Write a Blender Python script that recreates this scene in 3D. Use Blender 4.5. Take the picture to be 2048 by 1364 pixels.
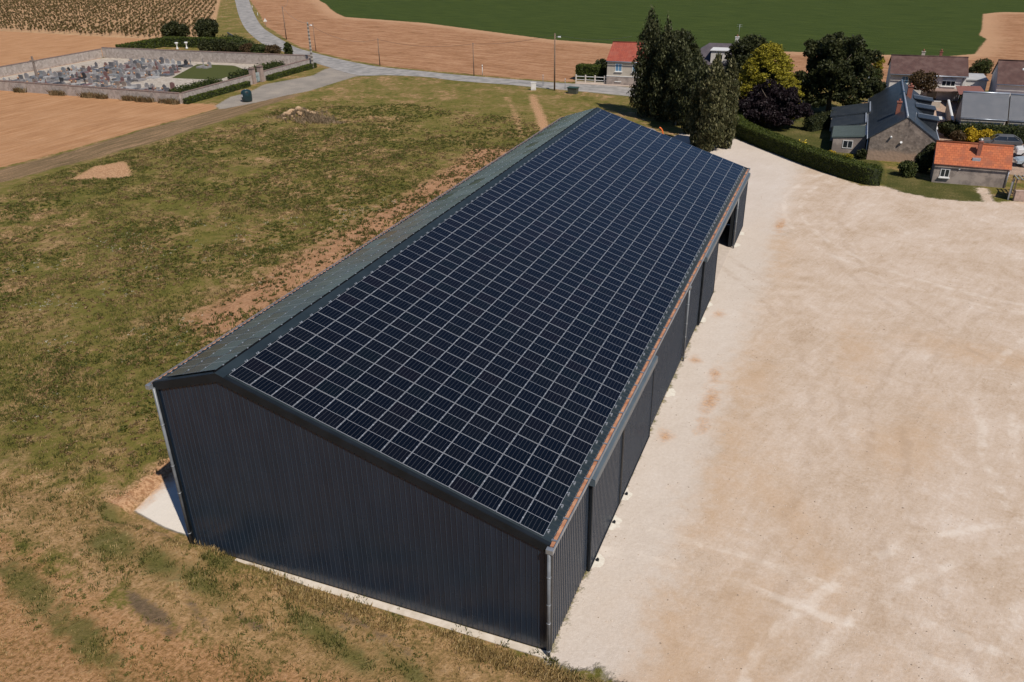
import bpy, bmesh, math, random
import numpy as np
from mathutils import Vector, Matrix
for o in list(bpy.data.objects): bpy.data.objects.remove(o)
random.seed(7); rng = np.random.default_rng(7)
S = bpy.context.scene
COL = S.collection
# ------------------------------------------------------------------ camera
CAM = np.array([8.1167, -23.4422, 27.4104])
CM = np.array([[0.928762, -0.33614, -0.156242], [0.370332, 0.823256, 0.430236], [-0.015992, -0.457448, 0.889092]])
FPX = 1652.47
cd = bpy.data.cameras.new('camera'); cam = bpy.data.objects.new('camera', cd); COL.objects.link(cam)
cd.lens = FPX/2048*36; cd.sensor_width = 36; cd.clip_start = .1; cd.clip_end = 4000
r_, f_, u_ = CM[:, 0], CM[:, 1], CM[:, 2]
cam.matrix_world = Matrix(((r_[0], u_[0], -f_[0], CAM[0]), (r_[1], u_[1], -f_[1], CAM[1]), (r_[2], u_[2], -f_[2], CAM[2]), (0, 0, 0, 1)))
S.camera = cam
# ------------------------------------------------------------------ light
EL = math.radians(52.0); SX, SY = .81, -.586
W = bpy.data.worlds.new('World'); S.world = W; W.use_nodes = True
nt = W.node_tree; bg = nt.nodes['Background']
sky = nt.nodes.new('ShaderNodeTexSky'); sky.sky_type = 'NISHITA'; sky.sun_disc = False
sky.sun_elevation = EL; sky.sun_rotation = math.atan2(SX, SY); sky.air_density = 1.0; sky.dust_density = .35; sky.ozone_density = 2.0
tint = nt.nodes.new('ShaderNodeMix'); tint.data_type = 'RGBA'; tint.blend_type = 'MULTIPLY'; tint.inputs['Factor'].default_value = 1; tint.inputs[7].default_value = (.68, .85, 1.10, 1)
nt.links.new(sky.outputs[0], tint.inputs[6]); nt.links.new(tint.outputs[2], bg.inputs[0]); bg.inputs[1].default_value = .06
sl = bpy.data.lights.new('sun', 'SUN'); sl.energy = 4.5; sl.angle = math.radians(.53); sl.color = (1, .93, .84)
sun = bpy.data.objects.new('sun', sl); COL.objects.link(sun)
sd = Vector((SX*math.cos(EL), SY*math.cos(EL), math.sin(EL)))
sun.rotation_euler = sd.to_track_quat('Z', 'Y').to_euler()
S.view_settings.view_transform = 'Standard'; S.view_settings.look = 'None'; S.view_settings.exposure = 0; S.view_settings.gamma = 1
S.render.engine = 'CYCLES'
S.render.resolution_x = 1024; S.render.resolution_y = 682

# ------------------------------------------------------------------ helpers
def G(px, py, z=0.0):
    """ground point seen at a pixel of the photograph"""
    d = CM @ np.array([(px-1024)/FPX, 1, (682-py)/FPX])
    t = (z-CAM[2])/d[2]; p = CAM+t*d
    return np.array([p[0], p[1]])
def tag(o, label=None, cat=None, group=None, kind=None):
    if label: o['label'] = label
    if cat: o['category'] = cat
    if group: o['group'] = group
    if kind: o['kind'] = kind
    return o
def empty(name, loc=(0, 0, 0), rz=0.0):
    o = bpy.data.objects.new(name, None); o.location = loc; o.rotation_euler = (0, 0, rz); o.empty_display_size = .3
    COL.objects.link(o); return o
def link(name, me, m, parent=None, loc=None):
    o = bpy.data.objects.new(name, me); COL.objects.link(o)
    if m is not None and len(me.materials) == 0:
        for mm in (m if isinstance(m, (list, tuple)) else [m]): me.materials.append(mm)
    if parent is not None: o.parent = parent
    if loc is not None: o.location = loc
    return o
def copy_tree(o, parent=None):
    c = o.copy(); COL.objects.link(c)
    if parent is not None: c.parent = parent
    for ch in list(o.children): copy_tree(ch, c)
    return c
class MB:
    def __init__(s): s.v = []; s.f = []; s.mi = []; s.sm = []
    def face(s, pts, mi=0, sm=False):
        n = len(s.v); s.v += [tuple(p) for p in pts]; s.f.append(tuple(range(n, n+len(pts)))); s.mi.append(mi); s.sm.append(sm)
    def box(s, x0, x1, y0, y1, z0, z1, mi=0):
        n = len(s.v)
        s.v += [(x0, y0, z0), (x1, y0, z0), (x1, y1, z0), (x0, y1, z0), (x0, y0, z1), (x1, y0, z1), (x1, y1, z1), (x0, y1, z1)]
        for q in ((0, 3, 2, 1), (4, 5, 6, 7), (0, 1, 5, 4), (1, 2, 6, 5), (2, 3, 7, 6), (3, 0, 4, 7)):
            s.f.append(tuple(n+i for i in q)); s.mi.append(mi); s.sm.append(False)
        return s
    def hexa(s, p, mi=0):
        """8 points: bottom ring 0-3, top ring 4-7"""
        n = len(s.v); s.v += [tuple(a) for a in p]
        for q in ((0, 3, 2, 1), (4, 5, 6, 7), (0, 1, 5, 4), (1, 2, 6, 5), (2, 3, 7, 6), (3, 0, 4, 7)):
            s.f.append(tuple(n+i for i in q)); s.mi.append(mi); s.sm.append(False)
        return s
    def tube(s, path, r, n=8, mi=0, caps=True):
        path = [Vector(p) for p in path]
        rr = r if isinstance(r, (list, tuple)) else [r]*len(path)
        base = len(s.v)
        for i, p in enumerate(path):
            t = (path[min(i+1, len(path)-1)]-path[max(i-1, 0)]).normalized()
            a = t.cross(Vector((0, 0, 1)))
            if a.length < .05: a = t.cross(Vector((1, 0, 0)))
            a.normalize(); b = t.cross(a)
            for k in range(n):
                an = 2*math.pi*k/n; q = p+(a*math.cos(an)+b*math.sin(an))*rr[i]; s.v.append(tuple(q))
        for i in range(len(path)-1):
            for k in range(n):
                a0 = base+i*n+k; a1 = base+i*n+(k+1) % n
                s.f.append((a0, a1, a1+n, a0+n)); s.mi.append(mi); s.sm.append(True)
        if caps:
            s.f.append(tuple(base+k for k in range(n))); s.mi.append(mi); s.sm.append(False)
            e = base+(len(path)-1)*n
            s.f.append(tuple(e+k for k in reversed(range(n)))); s.mi.append(mi); s.sm.append(False)
        return s
    def lathe(s, prof, c=(0, 0), n=12, mi=0):
        base = len(s.v)
        for r, z in prof:
            for k in range(n):
                a = 2*math.pi*k/n; s.v.append((c[0]+r*math.cos(a), c[1]+r*math.sin(a), z))
        for i in range(len(prof)-1):
            for k in range(n):
                a0 = base+i*n+k; a1 = base+i*n+(k+1) % n
                s.f.append((a0, a1, a1+n, a0+n)); s.mi.append(mi); s.sm.append(True)
        s.f.append(tuple(base+k for k in reversed(range(n)))); s.mi.append(mi); s.sm.append(False)
        e = base+(len(prof)-1)*n; s.f.append(tuple(e+k for k in range(n))); s.mi.append(mi); s.sm.append(False)
        return s
    def me(s, name):
        m = bpy.data.meshes.new(name); m.from_pydata(s.v, [], s.f); m.update()
        m.polygons.foreach_set('material_index', s.mi); m.polygons.foreach_set('use_smooth', s.sm)
        b = bmesh.new(); b.from_mesh(m); bmesh.ops.recalc_face_normals(b, faces=b.faces); b.to_mesh(m); b.free()
        return m
    def build(s, name, m, parent=None, loc=None): return link(name, s.me(name), m, parent, loc)
def quads(name, V):
    """V (n,4,3) -> mesh"""
    V = np.asarray(V, dtype=np.float32); n = V.shape[0]
    m = bpy.data.meshes.new(name)
    m.vertices.add(n*4); m.vertices.foreach_set('co', V.reshape(-1))
    m.loops.add(n*4); m.loops.foreach_set('vertex_index', np.arange(n*4, dtype=np.int32))
    m.polygons.add(n); m.polygons.foreach_set('loop_start', np.arange(0, n*4, 4, dtype=np.int32))
    m.polygons.foreach_set('loop_total', np.full(n, 4, dtype=np.int32))
    m.update(calc_edges=True); return m

# ------------------------------------------------------------------ materials
class NT:
    def __init__(s, name):
        s.m = bpy.data.materials.new(name); s.m.use_nodes = True; s.t = s.m.node_tree; s.n = s.t.nodes; s.l = s.t.links
        s.b = s.n['Principled BSDF']; s.co = s.n.new('ShaderNodeTexCoord')
    def set(s, sock, v):
        if isinstance(v, bpy.types.NodeSocket): s.l.new(v, sock)
        elif isinstance(v, (tuple, list)): sock.default_value = tuple(v)+((1,) if len(v) == 3 and sock.type == 'RGBA' else ())
        else: sock.default_value = v
    def noise(s, sc, det=3, rough=.55, dist=0, vec=None, w=None):
        x = s.n.new('ShaderNodeTexNoise'); x.inputs['Scale'].default_value = sc; x.inputs['Detail'].default_value = det
        x.inputs['Roughness'].default_value = rough; x.inputs['Distortion'].default_value = dist
        s.l.new(vec if vec is not None else s.co.outputs['Object'], x.inputs['Vector']); return x.outputs['Fac']
    def map(s, scale=(1, 1, 1), rot=(0, 0, 0), loc=(0, 0, 0), vec=None):
        x = s.n.new('ShaderNodeMapping'); x.inputs['Scale'].default_value = scale; x.inputs['Rotation'].default_value = rot; x.inputs['Location'].default_value = loc
        s.l.new(vec if vec is not None else s.co.outputs['Object'], x.inputs['Vector']); return x.outputs[0]
    def streak(s, ang, long, short):
        x = s.n.new('ShaderNodeMapping'); x.vector_type = 'TEXTURE'; x.inputs['Scale'].default_value = (long, short, 1); x.inputs['Rotation'].default_value = (0, 0, ang)
        s.l.new(s.co.outputs['Object'], x.inputs['Vector']); return x.outputs[0]
    def mix(s, f, a, b, mode='MIX'):
        x = s.n.new('ShaderNodeMix'); x.data_type = 'RGBA'; x.blend_type = mode
        s.set(x.inputs['Factor'], f); s.set(x.inputs[6], a); s.set(x.inputs[7], b); return x.outputs[2]
    def math(s, op, a, b=0.0, c=0.0, clamp=False):
        x = s.n.new('ShaderNodeMath'); x.operation = op; x.use_clamp = clamp
        s.set(x.inputs[0], a); s.set(x.inputs[1], b); s.set(x.inputs[2], c); return x.outputs[0]
    def step(s, v, lo, hi):
        x = s.n.new('ShaderNodeMapRange'); x.interpolation_type = 'SMOOTHSTEP'
        s.set(x.inputs[0], v); x.inputs[1].default_value = lo; x.inputs[2].default_value = hi; return x.outputs[0]
    def ramp(s, f, stops):
        x = s.n.new('ShaderNodeValToRGB'); s.set(x.inputs[0], f); e = x.color_ramp.elements
        while len(e) < len(stops): e.new(.5)
        for i, (p, c) in enumerate(stops): e[i].position = p; e[i].color = tuple(c)+(1,)
        return x.outputs[0]
    def attr(s, name):
        x = s.n.new('ShaderNodeAttribute'); x.attribute_name = name; return x.outputs['Fac']
    def bump(s, h, st=.3, dist=.05):
        x = s.n.new('ShaderNodeBump'); x.inputs['Strength'].default_value = st; x.inputs['Distance'].default_value = dist
        s.set(x.inputs['Height'], h); s.l.new(x.outputs[0], s.b.inputs['Normal'])
    def out(s, col, rough=.8, metal=0.0, spec=None):
        s.set(s.b.inputs['Base Color'], col); s.set(s.b.inputs['Roughness'], rough); s.set(s.b.inputs['Metallic'], metal)
        if spec is not None: s.b.inputs['Specular IOR Level'].default_value = spec
        return s.m
def M2(name, c1, c2, sc=3, rough=.8, bsc=0, bst=.3, bd=.02, metal=0, det=4, spec=None, scale3=None):
    t = NT(name); vec = t.map(scale3) if scale3 else None
    f = t.step(t.noise(sc, det, vec=vec), .32, .68); c = t.mix(f, c1, c2)
    if bsc: t.bump(t.noise(bsc, 5), bst, bd)
    return t.out(c, rough, metal, spec)

# ------------------------------------------------------------------ terrain
def sdist(P, poly):
    """signed distance, positive inside"""
    poly = np.asarray(poly, float); n = len(poly); d = np.full(len(P), 1e9); ins = np.zeros(len(P), bool)
    for i in range(n):
        a = poly[i]; b = poly[(i+1) % n]; e = b-a; w = P-a
        t = np.clip((w@e)/max(e@e, 1e-9), 0, 1); q = w-t[:, None]*e; d = np.minimum(d, np.hypot(q[:, 0], q[:, 1]))
        c = (a[1] > P[:, 1]) != (b[1] > P[:, 1])
        with np.errstate(divide='ignore', invalid='ignore'):
            xi = (b[0]-a[0])*(P[:, 1]-a[1])/(b[1]-a[1]+1e-12)+a[0]
        ins ^= c & (P[:, 0] < xi)
    return np.where(ins, d, -d)
def sst(x, a, b):
    t = np.clip((x-a)/(b-a), 0, 1); return t*t*(3-2*t)
def vnoise(x, y, sc, seed=0):
    x = x*sc+seed*17.3; y = y*sc+seed*9.1; xi = np.floor(x); yi = np.floor(y); fx = x-xi; fy = y-yi
    fx = fx*fx*(3-2*fx); fy = fy*fy*(3-2*fy)
    def h(a, b):
        v = np.sin(a*127.1+b*311.7+seed*74.7)*43758.5453; return v-np.floor(v)
    return (h(xi, yi)*(1-fx)+h(xi+1, yi)*fx)*(1-fy)+(h(xi, yi+1)*(1-fx)+h(xi+1, yi+1)*fx)*fy
def pg(*pts): return np.array([G(*p) for p in pts])
YARD = np.array([(-.02, -.45), (1.9, -.35), G(1195, 1336), G(1262, 1372), (6, -8), (12, -40), (95, -40), (95, 71.5), G(2048, 403), G(1990, 404), G(1976, 377), G(1950, 374), G(1968, 404),
                 G(1925, 402), G(1860, 396), G(1800, 383), G(1768, 371), G(1725, 372), G(1650, 346), G(1560, 312), G(1465, 275), G(1452, 250), (-11, 99), (-15, 88), (-17, 70), (-18, 57.5), (-19, 56), (-19, 52), (0, 40), (0, 0)])
PAD = np.array([G(268, 1022), (-24.2, 5.3), (-24.3, 57.6), (-18.5, 57.6), (-18.5, .2), (-18.9, .45), G(330, 1056)])
STUB = pg((-260, 395), (0, 338), (60, 322), (200, 285), (430, 218), (440, 210), (372, 206), (0, 178), (-500, 165))
STUB2 = pg((-700, 200), (0, 160), (200, 118), (222, 100), (330, 78), (0, 62), (-900, 30))
PLOUGH = np.array(list(pg((495, -6), (504, 6), (518, 25), (532, 53), (555, 66), (574, 80), (600, 94), (650, 108), (710, 122), (785, 134), (850, 140), (1000, 154), (1148, 165), (1152, 140), (1260, 110)))+
                  [(-20, 150), (0, 139), (45, 139), (130, 139), (300, 300), (500, 700), (-600, 900)])
CROP = np.array(list(pg((628, -14), (640, 2), (652, 8), (660, 17), (672, 26), (690, 34), (850, 46), (1100, 79), (1250, 90), (1480, 100), (1740, 109), (1900, 112), (1950, 108), (1962, 92), (1974, 78), (1958, 70), (1964, 58), (1966, 28), (2000, 24), (2100, 26)))+
                [(160, 250), (400, 290), (900, 900), (-800, 1300)])
VINE = np.array(list(pg((0, 62), (330, 80), (400, 78), (428, 60), (441, 0), (446, -14)))+[(-330, 420), (-800, 420), (-560, 158)])
SAND = pg((140, 362), (190, 335), (250, 325), (262, 340), (262, 356), (200, 360))
TRENCH = pg((1058, 188), (1070, 190), (1082, 215), (1094, 240), (1100, 262), (1080, 262), (1072, 235), (1062, 210))
TRENCH2 = pg((1000, 192), (1022, 193), (1045, 240), (1052, 275), (1036, 280), (1024, 240), (1014, 208))
EARTH = np.array([G(1018, 297), G(955, 300), G(880, 355), G(760, 430), G(620, 510), G(500, 580), G(385, 640), G(400, 660), (-28, 16), (-25, 30), (-25, 74), (-27, 76)])
LGRASS = pg((1768, 372), (1800, 385), (1860, 398), (1925, 404), (1982, 406), (1966, 374), (1862, 362), (1775, 335))
GARDEN = np.array([G(1455, 248), G(1560, 300), G(1650, 335), G(1775, 372), (13, 84), (11, 90), (11, 118), (-8, 119), (-9.5, 100)])
BOTSOIL = pg((-600, 1050), (0, 1085), (120, 1160), (220, 1225), (400, 1290), (520, 1330), (700, 1364), (900, 1420), (900, 1900), (-900, 1900))
DRYV = np.array([G(-500, 880), G(0, 960), G(180, 1000), G(250, 1000), G(270, 1022), G(388, 1075), (-18.5, -.3), (-14, -.3), (-9, -.25), (0, -.5), (3, -1.2), (5, -6), (-12, -6), (-22, -3.6), (-30, -3), (-60, -5)])
CEM = np.array([(-97, 88.4), (-97.5, 128), (-152.5, 126), (-152.5, 88.4)])
PAVE = np.array([(16.5, 85), (19, 84.5), (26, 84.5), (60, 84), (60, 122), (26, 127.5), (13, 127), (19, 116)])
LANE = pg((652, 137), (626, 151), (528, 169), (499, 184), (460, 194), (430, 212), (440, 219), (508, 206), (571, 191), (618, 182), (675, 164), (714, 152), (790, 150), (700, 132))
TRACK = pg((-400, 470), (0, 368), (120, 336), (300, 288), (440, 244), (520, 215), (600, 190), (560, 188), (500, 203), (430, 219), (200, 288), (0, 342), (-400, 440))
CEML = pg((395, 128), (468, 131), (492, 140), (437, 160), (343, 156))
def hterr(x, y):
    x = np.asarray(x, float); y = np.asarray(y, float)
    n = vnoise(x, y, .9, 1)*.6+vnoise(x, y, .31, 2)
    wild = sst(-x, 25, 40)*.16*n
    left = sst(-23.8-x+(n-.8)*.3, 0, .7)*(.42+.2*(n-.8))*(1-sst(-x, 28, 42))*(1-sst(y, 58, 66))
    hf = .47*sst(-9-x, 0, 9)+.05*n*sst(-x, 0, 4)
    front = sst(-.15-y+(n-.8)*.25, 0, .3)*hf
    h = np.maximum(left*sst(y, .6, 1.6), front)
    h = np.maximum(h, np.where((y < 1.6) & (x < -23.6), sst(-23.4-x, 0, .8)*.45, 0))
    pile = 1.5*np.exp(-(((x+70.8)/2.3)**2+((y-84.6)/1.6)**2))*(.7+.5*vnoise(x, y, 1.6, 5)) + .9*np.exp(-(((x+67)/2.2)**2+((y-86.2)/1.5)**2))*(.6+.6*vnoise(x, y, 1.9, 6))
    h = h*(1-sst(-x, 44, 60))+wild*sst(-x, 24, 30)*(1-sst(y, 70, 85))+pile
    flat = (x > -18.6) & (x < 0.3) & (y > -.05) & (y < 57)
    return np.where(flat | (x > .6), 0, h)
def axis(segs):
    a = [segs[0][0]]
    for x0, x1, s in segs:
        n = max(1, int(round((x1-x0)/s))); a += list(np.linspace(x0, x1, n+1)[1:])
    return np.array(a)
ax = axis([(-1500, -400, 60), (-400, -230, 6), (-230, -100, 1.6), (-100, -60, .7), (-60, -30, .5), (-30, 6, .25), (6, 40, .6), (40, 100, 3), (100, 1500, 60)])
ay = axis([(-200, -40, 10), (-40, -12, 1), (-12, 8, .25), (8, 60, .5), (60, 100, .6), (100, 190, 1.2), (190, 330, 3), (330, 1500, 50)])
XX, YY = np.meshgrid(ax, ay); P2 = np.stack([XX.ravel(), YY.ravel()], 1)
ZZ = hterr(P2[:, 0], P2[:, 1])
zones = dict(yard=YARD, pad=PAD, stub=STUB, stubb=STUB2, plough=PLOUGH, crop=CROP, vine=VINE, earth=EARTH, dry=DRYV, bsoil=BOTSOIL, cem=CEM, pave=PAVE, lane=LANE, track=TRACK, garden=GARDEN)
att = {k: np.clip(sdist(P2, v), -30, 30) for k, v in zones.items()}
att['stub'] = np.maximum(att['stub'], att.pop('stubb'))
att['garden'] = np.maximum(att['garden'], np.maximum(np.clip(sdist(P2, LGRASS), -30, 30), np.clip(sdist(P2, CEML), -30, 30)))
bare = np.maximum(np.maximum(sdist(P2, SAND), sdist(P2, TRENCH)), sdist(P2, TRENCH2)-.5)
bank = -np.abs(P2[:, 0]+24.2)*1.0+.75; bank = np.where((P2[:, 1] > .6) & (P2[:, 1] < 70), bank, -5)
front = np.minimum(-.1-P2[:, 1], .8+P2[:, 1]); front = np.where((P2[:, 0] < -17.5) & (P2[:, 0] > -24.5), -3, -3)
for c, a, b in (((2.7, 22.5), .45, 1.5), ((2.5, 26), .35, 1.0), ((2.8, 19.6), .35, .7), ((1.0, 17.6), .4, .6), ((1.2, 35.5), .4, .6), ((.9, 27.6), .5, .5), ((3.6, 58), .4, 2.0)):
    bare = np.maximum(bare, (1-np.hypot((P2[:, 0]-c[0])/a, (P2[:, 1]-c[1])/b))*min(a, b)-.15)
att['bare'] = np.clip(np.maximum(bare, bank), -30, 30)
# ochre wear in the yard
och = np.full(len(P2), -30.)
for c, a, b, ang in (((4.6, 17), 1.0, 7, .02), ((3.9, 6), .8, 6, -.05), ((5.2, 27.5), 1.3, 3.2, 0), ((4.5, 1), 2.2, 5, .5), ((3.0, 53), 1.2, 6, .2), ((9, 12), 1.2, 5, .5), ((14, 22), 1.5, 4, -.4), ((11, 33), 1.0, 3, 0), ((20, 35), 1.5, 5, 1.3), ((7.5, 4), 1.5, 4, .3)):
    dx = P2[:, 0]-c[0]; dy = P2[:, 1]-c[1]; u = dx*math.cos(ang)+dy*math.sin(ang); w = -dx*math.sin(ang)+dy*math.cos(ang)
    och = np.maximum(och, (1-np.hypot(u/a, w/b))*min(a, b))
att['ochre'] = och
def ellset(lst):
    v = np.full(len(P2), -30.)
    for (px, py, a, b, ang) in lst:
        g = G(px, py); dx = P2[:, 0]-g[0]; dy = P2[:, 1]-g[1]; u = dx*math.cos(ang)+dy*math.sin(ang); w = -dx*math.sin(ang)+dy*math.cos(ang); v = np.maximum(v, (1-np.hypot(u/a, w/b))*min(a, b))
    return v
DA = -.30
att['lush'] = ellset([(228, 1042, 1.1, .35, DA), (232, 1105, 1.6, .8, DA), (320, 1142, 1.3, .6, DA), (440, 1138, .9, .5, DA), (410, 1182, 1.5, .45, DA), (640, 1268, 1.8, .5, DA), (700, 1310, 1.2, .4, DA), (60, 1190, 3, .7, DA), (170, 1290, 3.2, .6, DA), (820, 1345, 1.4, .35, DA), (1120, 1330, 1.0, .3, DA), (1215, 1352, .7, .25, DA)])
att['scar'] = ellset([(290, 1232, 1.6, .28, -.35), (330, 1252, 1.0, .2, -.3), (500, 1250, .8, .16, -.1), (395, 1235, .6, .12, -.5), (640, 1200, 3.0, .14, -.24), (560, 1175, 2.2, .12, -.24), (700, 1235, 2.5, .12, -.24)])

t = NT('ground_mat')
N8 = t.noise(.035, 4, .6); N3 = t.noise(.22, 5, .62); N1 = t.noise(1.1, 5, .65); NF = t.noise(5.5, 4, .7); NG = t.noise(22, 3, .7)
def cen(v, amp): return t.math('MULTIPLY', t.math('SUBTRACT', v, .5), amp)
def zone(name, soft, amp_mid, amp_fine=.0, off=0.0):
    v = t.attr(name)
    if amp_mid: v = t.math('ADD', v, cen(N1, amp_mid))
    if amp_fine: v = t.math('ADD', v, cen(NF, amp_fine))
    return t.step(v, off-soft, off+soft)
mixn = t.math('ADD', t.math('MULTIPLY', N3, .40), t.math('ADD', t.math('MULTIPLY', N1, .38), t.math('MULTIPLY', NF, .27)))
meadow = t.ramp(mixn, [(.37, (.05, .058, .012)), (.45, (.11, .105, .022)), (.51, (.175, .148, .038)), (.56, (.26, .17, .07)), (.62, (.46, .28, .15))])
meadow = t.mix(t.step(N8, .42, .62), meadow, t.mix(.5, meadow, (.15, .135, .03)))
meadow = t.mix(t.math('MULTIPLY', t.step(NG, .62, .75), t.step(N3, .5, .7)), meadow, (.42, .36, .26))
tm = t.map((1, 1, 1), (0, 0, .12)); _a = G(430, 230)-G(0, 355); TANG = math.atan2(_a[1], _a[0])
strk = t.noise(1.0, 5, .65, vec=t.streak(TANG, 9, .6))
strk2 = t.noise(1.0, 5, .65, vec=t.streak(-.25, 10, 1.3))
c = meadow
soil = t.ramp(t.math('ADD', t.math('MULTIPLY', N1, .4), t.math('MULTIPLY', NF, .6)), [(.35, (.25, .125, .062)), (.5, (.40, .215, .115)), (.66, (.52, .31, .18))])
c = t.mix(t.math('MULTIPLY', zone('earth', 1.4, 4.2, 2.5, -.5), .96), c, soil)
bs = t.ramp(t.math('ADD', t.math('MULTIPLY', N3, .4), t.math('MULTIPLY', NF, .6)), [(.35, (.075, .07, .022)), (.43, (.24, .135, .05)), (.52, (.39, .215, .10)), (.68, (.52, .32, .17))])
dryc = t.ramp(t.math('ADD', t.math('MULTIPLY', N1, .5), t.math('MULTIPLY', NF, .5)), [(.33, (.09, .08, .025)), (.43, (.22, .145, .055)), (.53, (.37, .225, .105)), (.66, (.52, .35, .19))])
c = t.mix(t.math('MULTIPLY', zone('dry', .9, 4, 1.5), .92), c, dryc)
c = t.mix(zone('bsoil', .6, 3.2, 1.5), c, bs)
c = t.mix(t.math('MULTIPLY', zone('lush', .35, 1.7, .8), .75), c, t.mix(NF, (.045, .065, .012), (.10, .115, .025)))
c = t.mix(t.math('MULTIPLY', zone('scar', .15, .9, .5), .8), c, t.mix(NF, (.06, .05, .035), (.15, .11, .07)))
trk = t.ramp(t.math('ADD', t.math('MULTIPLY', strk, .6), t.math('MULTIPLY', NF, .4)), [(.38, (.11, .085, .04)), (.5, (.21, .14, .075)), (.62, (.36, .23, .13))])
c = t.mix(zone('track', .5, 1.5, .6), c, trk)
stub = t.ramp(t.math('ADD', t.math('MULTIPLY', strk, .5), t.math('ADD', t.math('MULTIPLY', NF, .25), t.math('MULTIPLY', N3, .25))), [(.36, (.33, .165, .075)), (.5, (.44, .235, .115)), (.66, (.56, .33, .18))])
c = t.mix(zone('stub', .25, 1.2, .5), c, stub)
pl = t.ramp(t.math('ADD', t.math('MULTIPLY', strk2, .5), t.math('ADD', t.math('MULTIPLY', N1, .25), t.math('MULTIPLY', N3, .25))), [(.36, (.17, .10, .045)), (.43, (.29, .145, .07)), (.51, (.38, .20, .105)), (.62, (.48, .28, .155))])
pl = t.mix(t.math('MULTIPLY', t.step(N3, .6, .74), t.step(N1, .5, .62)), pl, (.10, .09, .035))
c = t.mix(zone('plough', .3, 1.2, .4), c, pl)
edge = t.step(t.math('ADD', t.attr('crop'), cen(N1, 3)), -7, -1)
c = t.mix(t.math('MULTIPLY', edge, .75), c, t.mix(t.attr('plough'), c, (.50, .30, .17)))
crp = t.ramp(t.math('ADD', t.math('MULTIPLY', NF, .55), t.math('MULTIPLY', strk2, .45)), [(.38, (.024, .038, .006)), (.5, (.044, .066, .011)), (.62, (.078, .10, .020))])
c = t.mix(zone('crop', .25, 1.8, .6), c, crp)
c = t.mix(zone('vine', .4, 1.5), c, t.ramp(t.math('ADD', t.math('MULTIPLY', N1, .5), t.math('MULTIPLY', N3, .5)), [(.35, (.33, .19, .10)), (.5, (.46, .28, .15)), (.65, (.55, .36, .2))]))
c = t.mix(zone('garden', .3, .8, .3), c, t.ramp(t.math('ADD', t.math('MULTIPLY', N3, .5), t.math('MULTIPLY', NF, .5)), [(.36, (.04, .055, .014)), (.5, (.085, .085, .022)), (.64, (.19, .15, .06))]))
c = t.mix(zone('cem', .05, 0), c, t.mix(t.step(N1, .4, .65), (.50, .44, .37), (.36, .31, .25)))
gl = t.step(t.attr('garden'), -.1, .1)
c = t.mix(t.math('MULTIPLY', gl, t.step(t.attr('cem'), -.1, .1)), c, t.mix(NF, (.05, .07, .02), (.10, .10, .03)))
c = t.mix(zone('pave', .2, .4), c, t.mix(t.step(N1, .4, .6), (.47, .33, .24), (.38, .27, .2)))
c = t.mix(zone('lane', .3, 1.0, .4), c, t.ramp(t.math('ADD', t.math('MULTIPLY', N3, .5), t.math('MULTIPLY', NF, .5)), [(.35, (.22, .195, .165)), (.5, (.30, .265, .225)), (.65, (.42, .36, .29))]))
# gravel yard
swirl = t.math('ADD', t.math('MULTIPLY', t.noise(.33, 7, .68, 2.2), .55), t.math('MULTIPLY', t.noise(1.0, 5, .7, 1.0, vec=t.streak(1.25, 3.2, .55)), .45))
gr = t.ramp(t.math('ADD', t.math('MULTIPLY', swirl, .45), t.math('ADD', t.math('MULTIPLY', N3, .30), t.math('MULTIPLY', NF, .25))), [(.36, (.38, .27, .18)), (.45, (.49, .375, .275)), (.54, (.57, .46, .365)), (.66, (.68, .60, .52))])
gr = t.mix(t.math('MULTIPLY', t.step(t.math('ADD', t.attr('ochre'), t.math('ADD', cen(N3, 7), cen(N1, 4))), -1.6, 1.9), .55), gr, t.mix(NF, (.42, .265, .14), (.52, .35, .21)))
VOR = t.n.new('ShaderNodeTexVoronoi'); VOR.inputs['Scale'].default_value = 11; t.l.new(t.co.outputs['Object'], VOR.inputs['Vector'])
speck = t.math('MULTIPLY', t.step(t.math('ADD', VOR.outputs['Distance'], t.math('MULTIPLY', N1, .3)), .22, .10), .8)
gr = t.mix(speck, gr, t.mix(.5, gr, VOR.outputs['Color'], 'MULTIPLY'))
gr = t.mix(t.math('MULTIPLY', t.step(NG, .58, .72), .6), gr, (.24, .17, .12))
gr = t.mix(t.math('MULTIPLY', t.step(NG, .42, .30), .4), gr, (.75, .70, .62))
rut = t.math('ABSOLUTE', t.math('SUBTRACT', t.noise(1.0, 2, .5, .6, vec=t.streak(1.15, 9, 1.6)), .5)); rut2 = t.math('ABSOLUTE', t.math('SUBTRACT', t.noise(.16, 2, .5, 3.0), .5))
sepp = t.n.new('ShaderNodeSeparateXYZ'); t.l.new(t.co.outputs['Object'], sepp.inputs[0])
gr = t.mix(t.math('MULTIPLY', t.step(t.math('ADD', sepp.outputs[0], t.math('ADD', cen(N3, 4), cen(N1, 2.5))), 5.0, 2.2), .60), gr, t.mix(t.math('ADD', t.math('MULTIPLY', NF, .5), t.math('MULTIPLY', NG, .5)), (.42, .37, .32), (.76, .70, .63)))
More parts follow.
